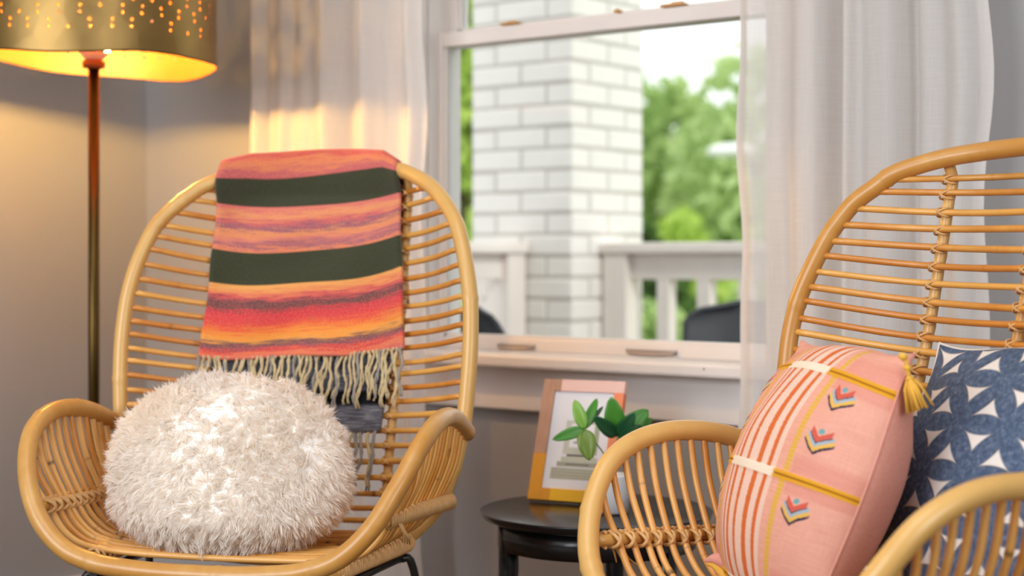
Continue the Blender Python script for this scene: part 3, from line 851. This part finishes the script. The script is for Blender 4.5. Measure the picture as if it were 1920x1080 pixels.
keys = ((u * 26.0).fr().ss(.1, .3) * (v * 34.0).fr().ss(.1, .3))
c = PR.mix(bxm(u, v, .12, .95, .11, .225, .012), c, PR.mix(keys, srgb(134, 136, 116), srgb(190, 190, 170)))
PR.color(c)
pw, ph = FW - bl - br + .004, FH - bt - bb + .004
P = np.array([[[bl - .002, .004, bb - .002], [bl - .002, .004, bb - .002 + ph]], [[bl - .002 + pw, .004, bb - .002], [bl - .002 + pw, .004, bb - .002 + ph]]])
pr_ = grid_obj('photo_print', P, np.array([[[0, 0], [0, 1]], [[1, 0], [1, 1]]], float), PR.m, frame, smooth=False)
pr_['label'] = 'print of an old beige desktop computer on white paper'
MB().bbox((.004, FD - .003, .004), (FW - .004, FD, FH - .004)).build('backing_board', plain('backing', srgb(70, 60, 52), .8), frame)
MB().add([(FW * .4, FD, FH * .62), (FW * .6, FD, FH * .62), (FW * .6, FD + .072, .026), (FW * .4, FD + .072, .026), (FW * .4, FD, FH * .6), (FW * .6, FD, FH * .6), (FW * .6, FD + .069, .025), (FW * .4, FD + .069, .025)],
         [(0, 1, 2, 3), (7, 6, 5, 4), (0, 3, 7, 4), (1, 5, 6, 2), (3, 2, 6, 7), (0, 4, 5, 1)]).build('easel_stand', plain('easel_board', srgb(60, 52, 46), .8), frame)

# ------------------------------------------------------------------ potted plant
PXu, PZd = 1152, 2.80
pp = img(PXu, 900, PZd)
plant = tag(empty('potted_plant', (pp.x, pp.y, TH_ + .0008)), 'green leafy plant in a white pot on the black side table', 'plant')
M_POT = plain('white_glaze', srgb(236, 238, 242), .25, .01, coat=.4)
MB().lathe([(0, 0), (.021, 0), (.024, .004), (.0275, .03), (.0285, .064), (.0285, .067), (.026, .067), (.025, .055), (0, .055)], 40).build('pot', M_POT, plant)
MB().lathe([(0, .060), (.012, .061), (.0256, .056)], 24).build('soil', plain('dark_soil', srgb(40, 32, 26), .95, .2, 80, bump=.6), plant)
def leaf_mat(name, a, b):
    M = Mat(name, .38, coat=.15)
    M.color(M.mix(M.noise(M.coord('Object', (30, 30, 30)), 1, 3), a, b))
    M.b.inputs['Transmission Weight'].default_value = 0
    M.b.inputs['Subsurface Weight'].default_value = 0
    return M.m
LG = [leaf_mat('fresh_green_leaf', srgb(96, 150, 30), srgb(130, 178, 52)), leaf_mat('mid_green_leaf', srgb(50, 122, 34), srgb(82, 152, 50)), leaf_mat('deep_green_leaf', srgb(22, 74, 44), srgb(40, 100, 56)), leaf_mat('olive_green_leaf', srgb(92, 122, 14), srgb(118, 146, 30))]
M_STEM = plain('green_stem', srgb(110, 132, 66), .5, .1, 40)
base = Vector((pp.x, pp.y, TH_))
def leaf(b, t, w, mat, curl=.12, face=None):
    b = Vector(b) - base; t = Vector(t) - base
    ax = t - b; L = ax.length; ax.normalize()
    view = (Vector((CAMX, CAMY, CAMZ)) - base).normalized() if face is None else Vector(face).normalized()
    nrm = (view - ax * view.dot(ax)).normalized(); sd = ax.cross(nrm)
    vs = []; n = 12
    for i in range(n + 1):
        s = i / n
        ww = 1.22 * w * (math.sin(math.pi * min(1, s ** .80 * .985 + .0)) ** .62 * (1 - .10 * s) if 0 < s < 1 else 0.02)
        if s < .10: ww *= s / .10 * .8 + .2
        c = b + ax * (L * s) - nrm * (curl * L * (s - .5) ** 2 * 1.6)
        for q in (-1, -.5, 0, .5, 1):
            vs.append(c + sd * ww * q + nrm * (.22 * ww * q * q))
    fs = [(i * 5 + j, i * 5 + j + 1, i * 5 + j + 6, i * 5 + j + 5) for i in range(n) for j in range(4)]
    o = MB().add(vs, fs, 0, True).build('leaf', mat, plant)
    md = o.modifiers.new('thick', 'SOLIDIFY'); md.thickness = .0006
    return o
h1 = img(1096, 805, 2.775); h2 = img(1158, 820, 2.80)
top_ = Vector((pp.x, pp.y, TH_ + .062))
MB().tube(crom([top_ - base, img(1135, 856, 2.785) - base, h1 - base], 8), [.0012] * 17, 6).build('stem', M_STEM, plant)
MB().tube(crom([top_ - base, img(1157, 862, 2.80) - base, h2 - base], 8), [.0022] * 17, 6).build('stem', M_STEM, plant)
for (hb, tip, w, mi, dz_) in ((h1, (1077, 750), .0095, 0, .0), (h1, (1120, 746), .0072, 1, .02), (h1, (1036, 825), .0085, 1, -.02), (h1, (1105, 864), .0135, 3, -.03),
                              (h1, (1133, 760), .004, 2, .04),
                              (h2, (1146, 746), .0155, 1, .0), (h2, (1114, 783), .0105, 2, -.02), (h2, (1216, 769), .0155, 1, .02), (h2, (1226, 785), .0095, 1, .04),
                              (h2, (1190, 776), .0105, 2, -.02), (h2, (1204, 800), .0095, 2, .0), (h2, (1194, 801), .005, 2, -.03)):
    leaf(hb, img(tip[0], tip[1], 2.79 + dz_), w, LG[mi])

# ------------------------------------------------------------------ striped throw on the left chair
def chair_w(ch, p): return ch.matrix_world @ Vector((p[0], p[1], p[2] + CHZ))
BK = Mat('woven_wool_stripes', .95, spec=.15)
u, v = BK.uv()
n1 = BK.noise(BK.xyz(u * 7.0, v * 80.0), 1, 4, .7)
n2 = BK.noise(BK.xyz(u * 2.2, v * 14.0), 1, 2)
n3 = BK.noise(BK.xyz(u * 110.0, v * 190.0), 1, 3, .7)
olv = (v.ss(.121, .127) * v.below(.232, .003)).mx(v.ss(.447, .453) * v.below(.606, .003))
f = v + (n1 - .5) * .13 + (n2 - .5) * .07 + (n3 - .5) * .03
st = [(0, srgb(216, 112, 70)), (.04, srgb(208, 72, 72)), (.075, srgb(226, 132, 82)), (.11, srgb(196, 92, 96)),
      (.235, srgb(212, 104, 102)), (.275, srgb(228, 150, 96)), (.305, srgb(206, 96, 96)), (.335, srgb(140, 84, 104)), (.362, srgb(226, 142, 88)), (.392, srgb(210, 118, 106)), (.42, srgb(150, 88, 104)), (.44, srgb(224, 128, 92)),
      (.612, srgb(232, 166, 86)), (.645, srgb(226, 136, 82)), (.672, srgb(206, 74, 80)), (.695, srgb(92, 58, 64)), (.722, srgb(116, 58, 62)), (.745, srgb(206, 46, 62)), (.79, srgb(214, 58, 60)), (.822, srgb(226, 92, 48)), (.86, srgb(236, 146, 46)), (.887, srgb(230, 156, 66)), (.91, srgb(98, 66, 72)), (.928, srgb(140, 76, 84)), (.95, srgb(208, 58, 60)), (.975, srgb(226, 122, 80)), (1, srgb(206, 96, 84))]
c = BK.ramp(f, st)
speck = n3.ss(.42, .70)
c = BK.mix(speck * .42, c, srgb(226, 164, 140))
c = BK.mix(n1.ss(.58, .74) * .40, c, srgb(112, 74, 84))
ol = BK.mix(BK.noise(BK.xyz(u * 260.0, v * 60.0), 1, 2), srgb(46, 50, 34), srgb(74, 76, 56))
c = BK.mix(olv, c, ol)
BK.color(c); BK.bump(n3 * .6 + n1 * .4, .5, .003)
BK.b.inputs['Sheen Weight'].default_value = .25; BK.b.inputs['Sheen Roughness'].default_value = .5
GK = Mat('grey_wool_weave', .95, spec=.15)
u, v = GK.uv()
g1 = GK.noise(GK.xyz(u * 9.0, v * 120.0), 1, 3, .7); g2 = GK.noise(GK.xyz(u * 1.5, v * 9.0), 1, 2)
c = GK.ramp(g1, [(.3, srgb(62, 62, 70)), (.5, srgb(98, 98, 108)), (.72, srgb(168, 166, 168))])
GK.color(GK.mix(v.ss(.66, .69) * v.below(.80, .02), c, srgb(28, 28, 32)))
GK.bump(g1, .4, .003)
M_FR = plain('fringe_yarn', srgb(196, 176, 136), .95, .16, 50)
M_FRG = plain('grey_fringe_yarn', srgb(150, 142, 132), .95, .16, 50)

throw = tag(empty('striped_throw', chL.location, chL.rotation_euler[2]), 'striped red, orange and olive fringed throw draped over the left chair back', 'blanket')
NT, NS = 44, 96
XL0, XR0, XL1, XR1 = -.178, .137, -.196, .176
def kmax(t): return 13.0 - .50 * (t + 1)
def fpos(t, s, off):
    """front layer, t across -1..1, s 0 (top) .. 1 (hem)"""
    k = -1.75 + (kmax(t) + 1.75) * s
    xl = XL0 + (XL1 - XL0) * s; xr = XR0 + (XR1 - XR0) * s
    x = xl + (xr - xl) * (t + 1) / 2
    kk = max(k, 1.0)
    p = BLk.P(x, kk)
    if k < 1.0:
        q = (1 - k) / 2.75
        # bunched over the hoop: the cloth keeps level instead of following the hoop down at the sides
        zt = .190 + .004 * math.sin(t * 3 + 1) - .012 * max(0, -t - .75) / .25 - .016 * max(0, t - .8) / .2
        p1 = BLk.P(x, 1.0); yh = .166 - 2.0 * x * x
        p.z = p1.z + (zt - p1.z) * math.sin(q * math.pi / 2)
        p.y = (p1.y - off) + (yh - (p1.y - off)) * (1 - math.cos(q * math.pi / 2)) - .006 * math.sin(q * math.pi)
    else:
        p.y -= off
    p.y += .0035 * math.sin(t * 7 + s * 3) * (.4 + s) + .003 * math.sin(s * 17 + t * 4)
    p.z += .0025 * math.sin(t * 5 + 2) * s
    return p
tt = np.linspace(-1, 1, NT); ssv = np.linspace(0, 1, NS)
P = np.zeros((NT, NS, 3)); UV = np.zeros((NT, NS, 2))
for i, t in enumerate(tt):
    for j, s in enumerate(ssv):
        p = fpos(t, s, .026); P[i, j] = (p.x, p.y, p.z + CHZ); UV[i, j] = ((t + 1) / 2, min(.999, max(0, s + (.008 + .021 * t - .022 * (1 - t * t)) * min(1, s * 6) * min(1, (1.06 - s) * 6))))
fl_ = grid_obj('front_fold', P, UV, BK.m, throw)
md = fl_.modifiers.new('thick', 'SOLIDIFY'); md.thickness = .007; md.offset = 0
# the part that hangs down behind the back
PB = np.zeros((NT, 26, 3)); UB = np.zeros((NT, 26, 2))
for i, t in enumerate(tt):
    p0 = fpos(t, 0, .026)
    for j in range(26):
        s = j / 25; q = min(1, s * 5)
        PB[i, j] = (p0.x + .01 * s * t, p0.y + .034 * math.sin(q * math.pi / 2) + .004 * math.sin(t * 6) * s, p0.z + CHZ - .03 * (1 - math.cos(q * math.pi / 2)) - .26 * max(0, s - .12)); UB[i, j] = ((t + 1) / 2, .12 * (1 - s) if s < .2 else .24 + .7 * s)
bk_ = grid_obj('back_fold', PB, UB, BK.m, throw)
md = bk_.modifiers.new('thick', 'SOLIDIFY'); md.thickness = .006; md.offset = 0
# grey under-layer between the striped cloth and the slats
G0, G1 = 9.0, 18.35
PG = np.zeros((30, 40, 3)); UG = np.zeros((30, 40, 2))
for i in range(30):
    t = -1 + 2 * i / 29
    for j in range(40):
        s = j / 39; k = G0 + (G1 - .5 * (t + 1) * .3 - G0) * s
        x = -.178 + (.160 - .02 * s + .178) * (t + 1) / 2
        p = BLk.P(x, k); PG[i, j] = (x, p.y - .014 + .002 * math.sin(t * 8 + s * 5), p.z + CHZ); UG[i, j] = ((t + 1) / 2, s)
gr_ = grid_obj('grey_underlayer', PG, UG, GK.m, throw)
md = gr_.modifiers.new('thick', 'SOLIDIFY'); md.thickness = .005; md.offset = 0
# fringe: every knotted tassel is a piece of its own
def tassel(x, k0, k1, off, mat, seed):
    r = random.Random(seed); mb = MB()
    n = 12; ph = r.uniform(0, 6); amp = r.uniform(.0015, .0045); dr = r.uniform(-.008, .008)
    for q in range(3):
        pts = []; oq = r.uniform(-.0022, .0022); pq = r.uniform(0, 6)
        for i in range(n + 1):
            s = i / n; k = k0 + (k1 - k0) * s
            p = BLk.P(x + dr * s, k)
            p.x += amp * math.sin(s * 9 + ph) + oq * (.4 + s) + .0012 * math.sin(s * 25 + pq)
            p.y += -off + .002 * math.sin(s * 11 + pq) - .004 * math.sin(math.pi * s)
            p.z += CHZ
            pts.append(p)
        mb.tube(pts, [.0021 * (1 - .35 * i / n) for i in range(n + 1)], 5)
    p = BLk.P(x, k0); mb.lathe([(0, -.003), (.003, -.001), (.0032, .002), (0, .004)], 8, c=(p.x, p.y - off, p.z + CHZ))
    return mb.build('fringe_tassel', mat, throw)
for i in range(46):
    t = -1 + 2 * (i + .5) / 46 + random.uniform(-.012, .012)
    x = XL1 + (XR1 - XL1) * (t + 1) / 2
    tassel(x, kmax(t) - .05, kmax(t) + random.uniform(3.3, 4.4), .027, M_FR if i % 5 else M_FRG, 100 + i)
for i in range(26):
    t = -1 + 2 * (i + .5) / 26
    x = -.178 + (.138 + .178) * (t + 1) / 2
    tassel(x, G1 - .5 * (t + 1) * .3, G1 + random.uniform(3.0, 4.2), .014, M_FRG if i % 3 else M_FR, 300 + i)

# ------------------------------------------------------------------ cushions
def cushion_grid(n, a, b, T, pinch, power=.62, bulge=.10):
    u = np.sin(np.linspace(-1, 1, n) * math.pi / 2)
    U, V = np.meshgrid(u, u, indexing='ij')
    x = U * a * (1 + bulge * (1 - V ** 2)); z = V * b * (1 + bulge * .7 * (1 - U ** 2))
    # dog-eared corners
    cr = (np.abs(U) * np.abs(V)) ** 6
    x *= 1 + pinch * cr; z *= 1 + pinch * cr
    th = T * np.clip((1 - U ** 2) * (1 - V ** 2), 0, 1) ** power
    return U, V, x, z, th
def cushion(name, center, rz, lean, a, b, T, front, back, label, n=120, seed=0, wr=.004, Tb=None, pinch=.05, profile=None, relief=None, bulge=.10, power=.62):
    e = tag(empty(name, center), label, 'cushion')
    e.rotation_euler = (Matrix.Rotation(rz, 3, 'Z') @ Matrix.Rotation(-lean, 3, 'X')).to_euler()
    U, V, x, z, th = cushion_grid(n, a, b, T, pinch, power, bulge)
    r = np.random.RandomState(seed)
    w = np.zeros_like(U)
    for _ in range(9):
        k = r.uniform(3, 9); an = r.uniform(0, math.pi); w += np.sin(k * (U * math.cos(an) + V * math.sin(an)) + r.uniform(0, 6)) / 9
    # pulled creases near the seams
    ed = np.clip(np.abs(U) - .55, 0, 1) / .45
    cre = ed * np.sin(V * 15 + 2.2 * np.sin(V * 4 + seed) + U * 3) * .55 + np.clip(np.abs(V) - .6, 0, 1) / .4 * np.sin(U * 13 + 2 * np.sin(U * 5)) * .5
    env = ((1 - U ** 2) * (1 - V ** 2)) ** .35
    front_y = -(th + (w * wr * 1.6 + cre * wr) * env)
    if relief is not None: front_y = front_y - relief(U, V) * np.minimum(1, env * 3)
    back_y = (Tb or T) / T * th + (w * wr + cre * wr * .6) * env
    uv = np.stack([(U + 1) / 2, (V + 1) / 2], -1)
    # front and back grids welded along the seam by sharing their border positions
    grid_obj('front_cover', np.stack([x, front_y, z], -1), uv, front, e)
    bo = grid_obj('back_cover', np.stack([x, back_y, z], -1)[::-1], uv[::-1], back, e)
    i = np.r_[np.arange(n), np.full(n - 2, n - 1), np.arange(n - 1, -1, -1), np.zeros(n - 2, int)]
    j = np.r_[np.zeros(n, int), np.arange(1, n - 1), np.full(n, n - 1), np.arange(n - 2, 0, -1)]
    seam = [(x[p, q], 0, z[p, q]) for p, q in zip(i[::2], j[::2])]
    MB().tube(seam, .0016, 6, True).build('seam', back, e)
    return e, x, z

# pink embroidered cushion
PK = Mat('pink_handwoven_cotton', .9, spec=.2)
u, v = PK.uv()
wx = PK.noise(PK.xyz(u * 260.0, v * 16.0), 1, 2); wy = PK.noise(PK.xyz(u * 12.0, v * 210.0), 1, 2)
big = PK.noise(PK.xyz(u * 5.0, v * 5.0), 1, 3)
c = PK.mix(wy * .6 + wx * .4, srgb(198, 130, 112), srgb(238, 184, 164))
c = PK.mix(big * .3, c, srgb(226, 160, 140))
au = (u - .5).ab()
jag = (PK.noise(PK.xyz(u * 3.0, v * 130.0), 1, 2) - .5) * .012
# red thread zones around the cross bands
vb = ((v - .03) / .42).fr() * .42                       # distance above the last band
near = vb.below(.085, .02).mx(vb.ss(.35, .37)) * au.ss(.265, .285)
c = PK.mix(near * (v * 150.0).fr().ss(.35, .65) * .55, c, srgb(196, 96, 84))
# cream centre stripes with fine pink pinstripes
cream = au.below(.185, .004)
c = PK.mix(cream * ((u * 95.0).fr().ss(.3, .5) * .65 + .3), c, srgb(228, 204, 188))
for q, w_ in ((.0, .011), (.078, .015), (.142, .012)):
    d = ((au - q).ab() + jag)
    c = PK.mix(d.below(w_, .003), c, srgb(206, 104, 52))
# yellow ladder stitch
d = (au - .250).ab()
c = PK.mix(d.below(.017, .002) * ((v * 62.0).fr().ss(.12, .25) * .8 + .15), c, srgb(212, 168, 58))
# yellow corded cross bands, cream through the middle
hb = ((vb - .0).ab()).mn((vb - .42).ab())
c = PK.mix(hb.below(.0165, .002), c, PK.mix(au.ss(.175, .195), srgb(232, 216, 196), PK.mix((hb.below(.0035, .002)), srgb(216, 156, 40), srgb(150, 92, 20))))
# chevron embroidery
for vc in (.775, .600, .330):
    du = ((au - .352).ab() * .27); dv = (v - vc) * .30
    q = dv - du * .85 + .014
    wob = (PK.noise(PK.xyz(u * 90.0, v * 90.0), 1, 2) - .5) * .003
    q = q + wob
    def band(lo, hi, wd, col, c):
        return PK.mix(q.ss(lo - .0006, lo + .0006) * q.below(hi, .0006) * du.below(wd, .0008), c, col)
    c = band(.000, .0034, .0165, srgb(42, 40, 64), c)
    c = band(.0034, .0085, .0160, srgb(218, 172, 84), c)
    c = band(.0085, .0128, .0150, srgb(156, 170, 180), c)
    c = band(.0128, .0146, .0125, srgb(52, 46, 66), c)
    c = band(.0146, .0215, .0118, srgb(200, 90, 74), c)
    dd = (du * du + (dv - .0135) * (dv - .0135)).pw(.5)
    c = PK.mix(dd.below(.0034, .0006), c, srgb(110, 156, 160))
PK.color(c); PK.bump(wx * .5 + wy * .5, .35, .0015)
PKB = Mat('plain_pink_cotton', .9, spec=.2)
PKB.color(PKB.mix(PKB.noise(PKB.coord('Object', (200, 200, 200)), 1, 2), srgb(208, 142, 126), srgb(226, 164, 148)))
def pink_relief(U, V):
    u, v = (U + 1) / 2, (V + 1) / 2
    vb = ((v - .03) / .42) % 1 * .42
    hb = np.minimum(np.abs(vb), np.abs(vb - .42))
    r = .0022 * np.exp(-((hb - .009) / .006) ** 2)
    for vc in (.775, .60, .33):
        r += .0018 * np.exp(-(((np.abs(u - .5) - .352) * .34 / .013) ** 4)) * np.exp(-(((v - vc) * .33 / .013) ** 4))
    return r
PA = math.radians(76.0)
pc = wpt(.378, 2.105, -.275)
pink, _, _ = cushion('pink_cushion', pc, TH - PA, math.radians(22.5), .148, .158, .080, PK.m, PKB.m, 'pink woven cushion with chevron embroidery and orange stripes, on the right chair', 170, 4, .0045, pinch=.10, relief=pink_relief, bulge=.14, Tb=.105, power=.55)
M_GYARN = plain('mustard_yarn', srgb(230, 178, 72), .9, .12, 90)
def cushion_tassel(parent, corner, hang, L):
    mb = MB(); c = Vector(corner); h = Vector(hang).normalized()
    knot = c + h * .012
    mb.tube(crom([c, c + h * .006 + Vector((.003, 0, .002)), knot + h * .012], 4), .0026, 8)
    mb.lathe([(0, -.005), (.005, -.003), (.006, 0), (.005, .003), (0, .005)], 12, c=tuple(c + Vector((.002, -.001, .002))))
    mb.lathe([(0, -.004), (.0045, -.002), (.0055, 0), (.004, .004), (0, .005)], 12, c=tuple(knot + Vector((.001, .001, 0))))
    t0 = knot + h * .012
    sdx = h.orthogonal().normalized(); sdy = h.cross(sdx)
    r = random.Random(5)
    for i in range(46):
        a = r.uniform(0, 6.283); q = math.sqrt(r.random())
        d = sdx * math.cos(a) + sdy * math.sin(a)
        mb.tube([t0 - h * .004, t0 + h * (L * .3) + d * (.0100 * q), t0 + h * (L * (.93 + .1 * r.random())) + d * (.0165 * q)], [.0012, .0014, .0011], 5)
    mb.tube([t0 + sdx * .0042 * math.cos(a) + sdy * .0042 * math.sin(a) + h * .001 for a in np.linspace(0, 6.283, 12, endpoint=False)], .0014, 6, True)
    return mb.build('corner_tassel', M_GYARN, parent)
bpy.context.view_layer.update()
inv = pink.matrix_world.inverted()
tr = inv @ img(1692, 672, 1.955)
cushion_tassel(pink, tr, inv.to_3x3() @ (img(1722, 750, 1.95) - img(1696, 675, 1.955)), .040)
# pinched lower corner with its mustard knot
bl_ = inv @ img(1352, 1040, 2.19)
kn = MB()
d0 = inv @ img(1372, 1020, 2.17); d1 = inv @ img(1326, 1056, 2.20); d2 = inv @ img(1368, 1085, 2.18)
kn.tube(crom([d0, inv @ img(1362, 1040, 2.18), inv @ img(1368, 1062, 2.18)], 5), [.008] * 11, 10)
kn.tube(crom([d1, inv @ img(1345, 1062, 2.19), d2], 5), np.linspace(.003, .010, 11), 10)
kn.build('corner_knot', M_GYARN, pink)
MB().tube(crom([inv @ img(1322, 1052, 2.20), inv @ img(1345, 1048, 2.19), inv @ img(1385, 1060, 2.17)], 6), [.002 + .0011 * i for i in range(13)], 10).build('corner_fold', PKB.m, pink)
MB().tube(crom([inv @ img(1366, 1008, 2.16), inv @ img(1364, 1018, 2.16), inv @ img(1369, 1026, 2.16), inv @ img(1374, 1022, 2.16)], 5), .0011, 6).build('loose_thread', M_BLACK, pink)

# blue petal cushion
BU = Mat('blue_cut_velvet', .85, spec=.2)
u, v = BU.uv()
gx = u * (.33 / .074) + .18; gy = v * (.35 / .063) + .35
def lens(s, t, half):
    """s along the edge (0..1), t signed distance from it"""
    s2 = (s - .5) * 2.0
    prof = (s2 * s2).inv().mx(0.0).pw(.75) * half
    return (t.ab() - prof)
row = gy.fl(); fy = gy.fr(); odd = row.mod(2.0)
# petals along the three edge directions of a triangular lattice
xs = (gx + odd * .5).fr(); xs2 = (gx + odd.inv() * .5).fr()
e1 = lens(xs, fy * .87, .19); e2 = lens(xs2, (fy.inv()) * .87, .19)
hz = e1.mn(e2)
# slanting edges of the triangular lattice
pa = (gx + odd * .5 - fy * .5).fr(); pb = (gx + odd * .5 + fy * .5).fr()
da = ((pa - .5).ab() - .5) * .85; db = ((pb - .5).ab() - .5) * .85
ea = lens(fy, da, .19); eb = lens(fy, db, .19)
pet = hz.mn(ea).mn(eb)
mot = BU.noise(BU.xyz(u * 40.0, v * 40.0), 1, 4, .7); fib = BU.noise(BU.xyz(u * 150.0, v * 60.0), 1, 2)
blue = BU.ramp(mot * .6 + fib * .4, [(.3, srgb(50, 61, 84)), (.5, srgb(78, 93, 118)), (.72, srgb(126, 140, 160))])
whi = BU.mix(BU.noise(BU.xyz(u * 300.0, v * 300.0), 1, 2), srgb(214, 206, 198), srgb(232, 226, 220))
msk = pet.below(.0, .018)
BU.color(BU.mix(msk, whi, blue)); BU.bump(msk * 1.0 + fib * .15, .7, .004)
BUB = plain('natural_linen', srgb(224, 212, 200), .9, .05, 60, bump=.2)
bc = wpt(.606, 2.025, -.280)
cushion('blue_cushion', bc, TH - math.radians(60), math.radians(22), .156, .160, .074, BU.m, BUB, 'blue and white petal patterned velvet cushion behind the pink one', 150, 9, .004, pinch=.12, Tb=.045, bulge=.17)

# white fluffy cushion on the left chair
fcl = (-.033, -.205, -.328)
fluffy = tag(empty('fluffy_cushion', chair_w(chL, fcl), chL.rotation_euler[2]), 'round white shaggy faux fur cushion on the seat of the left chair', 'cushion')
def fluff_pt(th, ph):
    """th around, ph up; a plump, slumped round pad, flatter below, with a seam fold"""
    cx, cy = math.cos(th), math.sin(th); cp, sp_ = math.cos(ph), math.sin(ph)
    up = sp_ > 0
    r = .186 + .008 * math.cos(2 * th + .6) + .006 * math.sin(3 * th)
    e_ = .93 if up else .70
    x = r * cx * abs(cp) ** e_
    y = .118 * cy * abs(cp) ** e_
    z = (.134 if up else .112) * (abs(sp_) ** (1.0 if up else .62)) * (1 if up else -1)
    # seam fold low on the front
    f = math.exp(-((z + .088) / .010) ** 2) * .9
    k = 1 - .07 * f
    y += .055 * (z / .14) - .012                        # leans back
    x += .012 * z / .14 * (-1)
    lump = .006 * math.sin(5 * x / .1 + 2) * math.sin(6 * z / .1) + .004 * math.sin(9 * th + 7 * ph)
    return Vector((x * k * (1 + lump), y * k * (1 + lump), z))
NTh, NPh = 72, 40
Vs, Fs = [], []
for i in range(NPh + 1):
    ph = -math.pi / 2 + math.pi * i / NPh
    for j in range(NTh): Vs.append(fluff_pt(2 * math.pi * j / NTh, ph))
for i in range(NPh):
    for j in range(NTh): Fs.append((i * NTh + j, i * NTh + (j + 1) % NTh, (i + 1) * NTh + (j + 1) % NTh, (i + 1) * NTh + j))
M_PAD = plain('cushion_pad', srgb(250, 247, 243), .95, .01, 20)
MB().add(Vs, Fs, 0, True).build('pad', M_PAD, fluffy)
FU = Mat('white_faux_fur', .75, spec=.25)
uu, vv = FU.uv()
fc = FU.mix(vv, FU.mix(uu, srgb(244, 235, 225), srgb(252, 246, 239)), FU.mix(uu, srgb(252, 248, 242), srgb(255, 253, 250)))
f_d = FU.node('ShaderNodeBsdfDiffuse'); f_t = FU.node('ShaderNodeBsdfTranslucent'); f_m = FU.node('ShaderNodeMixShader')
FU.link(fc, f_d.inputs[0]); FU.link(fc, f_t.inputs[0]); f_m.inputs[0].default_value = .5
FU.link(f_d.outputs[0], f_m.inputs[1]); FU.link(f_t.outputs[0], f_m.inputs[2]); FU.link(f_m.outputs[0], FU.out.inputs[0])
A = np.array(Vs).reshape(NPh + 1, NTh, 3)
NF = 52000
# uniform by area
ta = np.roll(A, -1, 1)[:-1] - A[:-1]; tb = A[1:] - A[:-1]
ar = np.linalg.norm(np.cross(ta, tb), axis=2); ar[:2] *= .3
idx = rng.choice(ar.size, NF, p=(ar / ar.sum()).ravel())
ii, jj = idx // NTh, idx % NTh
a, b = rng.rand(NF, 1), rng.rand(NF, 1)
p00, p01, p10, p11 = A[ii, jj], A[ii, (jj + 1) % NTh], A[ii + 1, jj], A[ii + 1, (jj + 1) % NTh]
root = (p00 * (1 - a) + p01 * a) * (1 - b) + (p10 * (1 - a) + p11 * a) * b
nrm = np.cross(p01 - p00 + 1e-9, p10 - p00); nrm /= np.linalg.norm(nrm, axis=1)[:, None] + 1e-12
cen = np.array([0, 0, 0.0]); flip = np.sign(((root - cen) * nrm).sum(1))[:, None]; nrm *= flip
# locks: hairs lean towards the nearest lock's tip
NL = 3400
lk = rng.choice(NF, NL, replace=False)
lr = root[lk]
from mathutils.kdtree import KDTree
kd = KDTree(NL)
for i, q in enumerate(lr): kd.insert(q, i)
kd.balance()
near_i = np.array([kd.find(q)[1] for q in root])
swirl = np.stack([np.sin(root[:, 2] * 34 + root[:, 0] * 20), np.cos(root[:, 0] * 30), np.sin(root[:, 0] * 26 - root[:, 2] * 18) - .55], 1)
ldir = nrm[lk] * .75 + swirl[lk] * .40 + rng.randn(NL, 3) * .34 + np.array([0, 0, -.25])
ldir /= np.linalg.norm(ldir, axis=1)[:, None]
llen = rng.uniform(.014, .023, NL)
tipc = lr + ldir * llen[:, None]
ln = llen[near_i][:, None] * rng.uniform(.75, 1.1, (NF, 1))
tip = root + (ldir[near_i] + rng.randn(NF, 3) * .16) * ln
tip = tip * .76 + tipc[near_i] * .24 + rng.randn(NF, 3) * .0016
mid = root * .5 + tip * .5 + nrm * ln * .16
wv = np.cross(tip - root, rng.randn(NF, 3)); wv /= np.linalg.norm(wv, axis=1)[:, None] + 1e-12
wd = rng.uniform(.0006, .0010, (NF, 1))
V6 = np.stack([root - wv * wd, root + wv * wd, mid + wv * wd * .9, mid - wv * wd * .9, tip], 1).reshape(-1, 3)
base_i = np.arange(NF)[:, None] * 5
F4 = (base_i + np.array([[0, 1, 2, 3]])); F3 = (base_i + np.array([[3, 2, 4]]))
me = bpy.data.meshes.new('fur'); me.from_pydata(V6.tolist(), [], F4.tolist() + F3.tolist())
hue = rng.rand(NF)
ul = me.uv_layers.new(name='uv')
u4 = np.stack([np.repeat(hue, 4), np.tile([0, 0, .6, .6], NF)], 1); u3 = np.stack([np.repeat(hue, 3), np.tile([.6, .6, 1.0], NF)], 1)
ul.data.foreach_set('uv', np.vstack([u4, u3]).astype(np.float32).ravel())
me.polygons.foreach_set('use_smooth', [True] * (2 * NF))
me.materials.append(FU.m); me.update()
fo_ = bpy.data.objects.new('fur', me); COL.objects.link(fo_); fo_.parent = fluffy; fo_['kind'] = 'stuff'
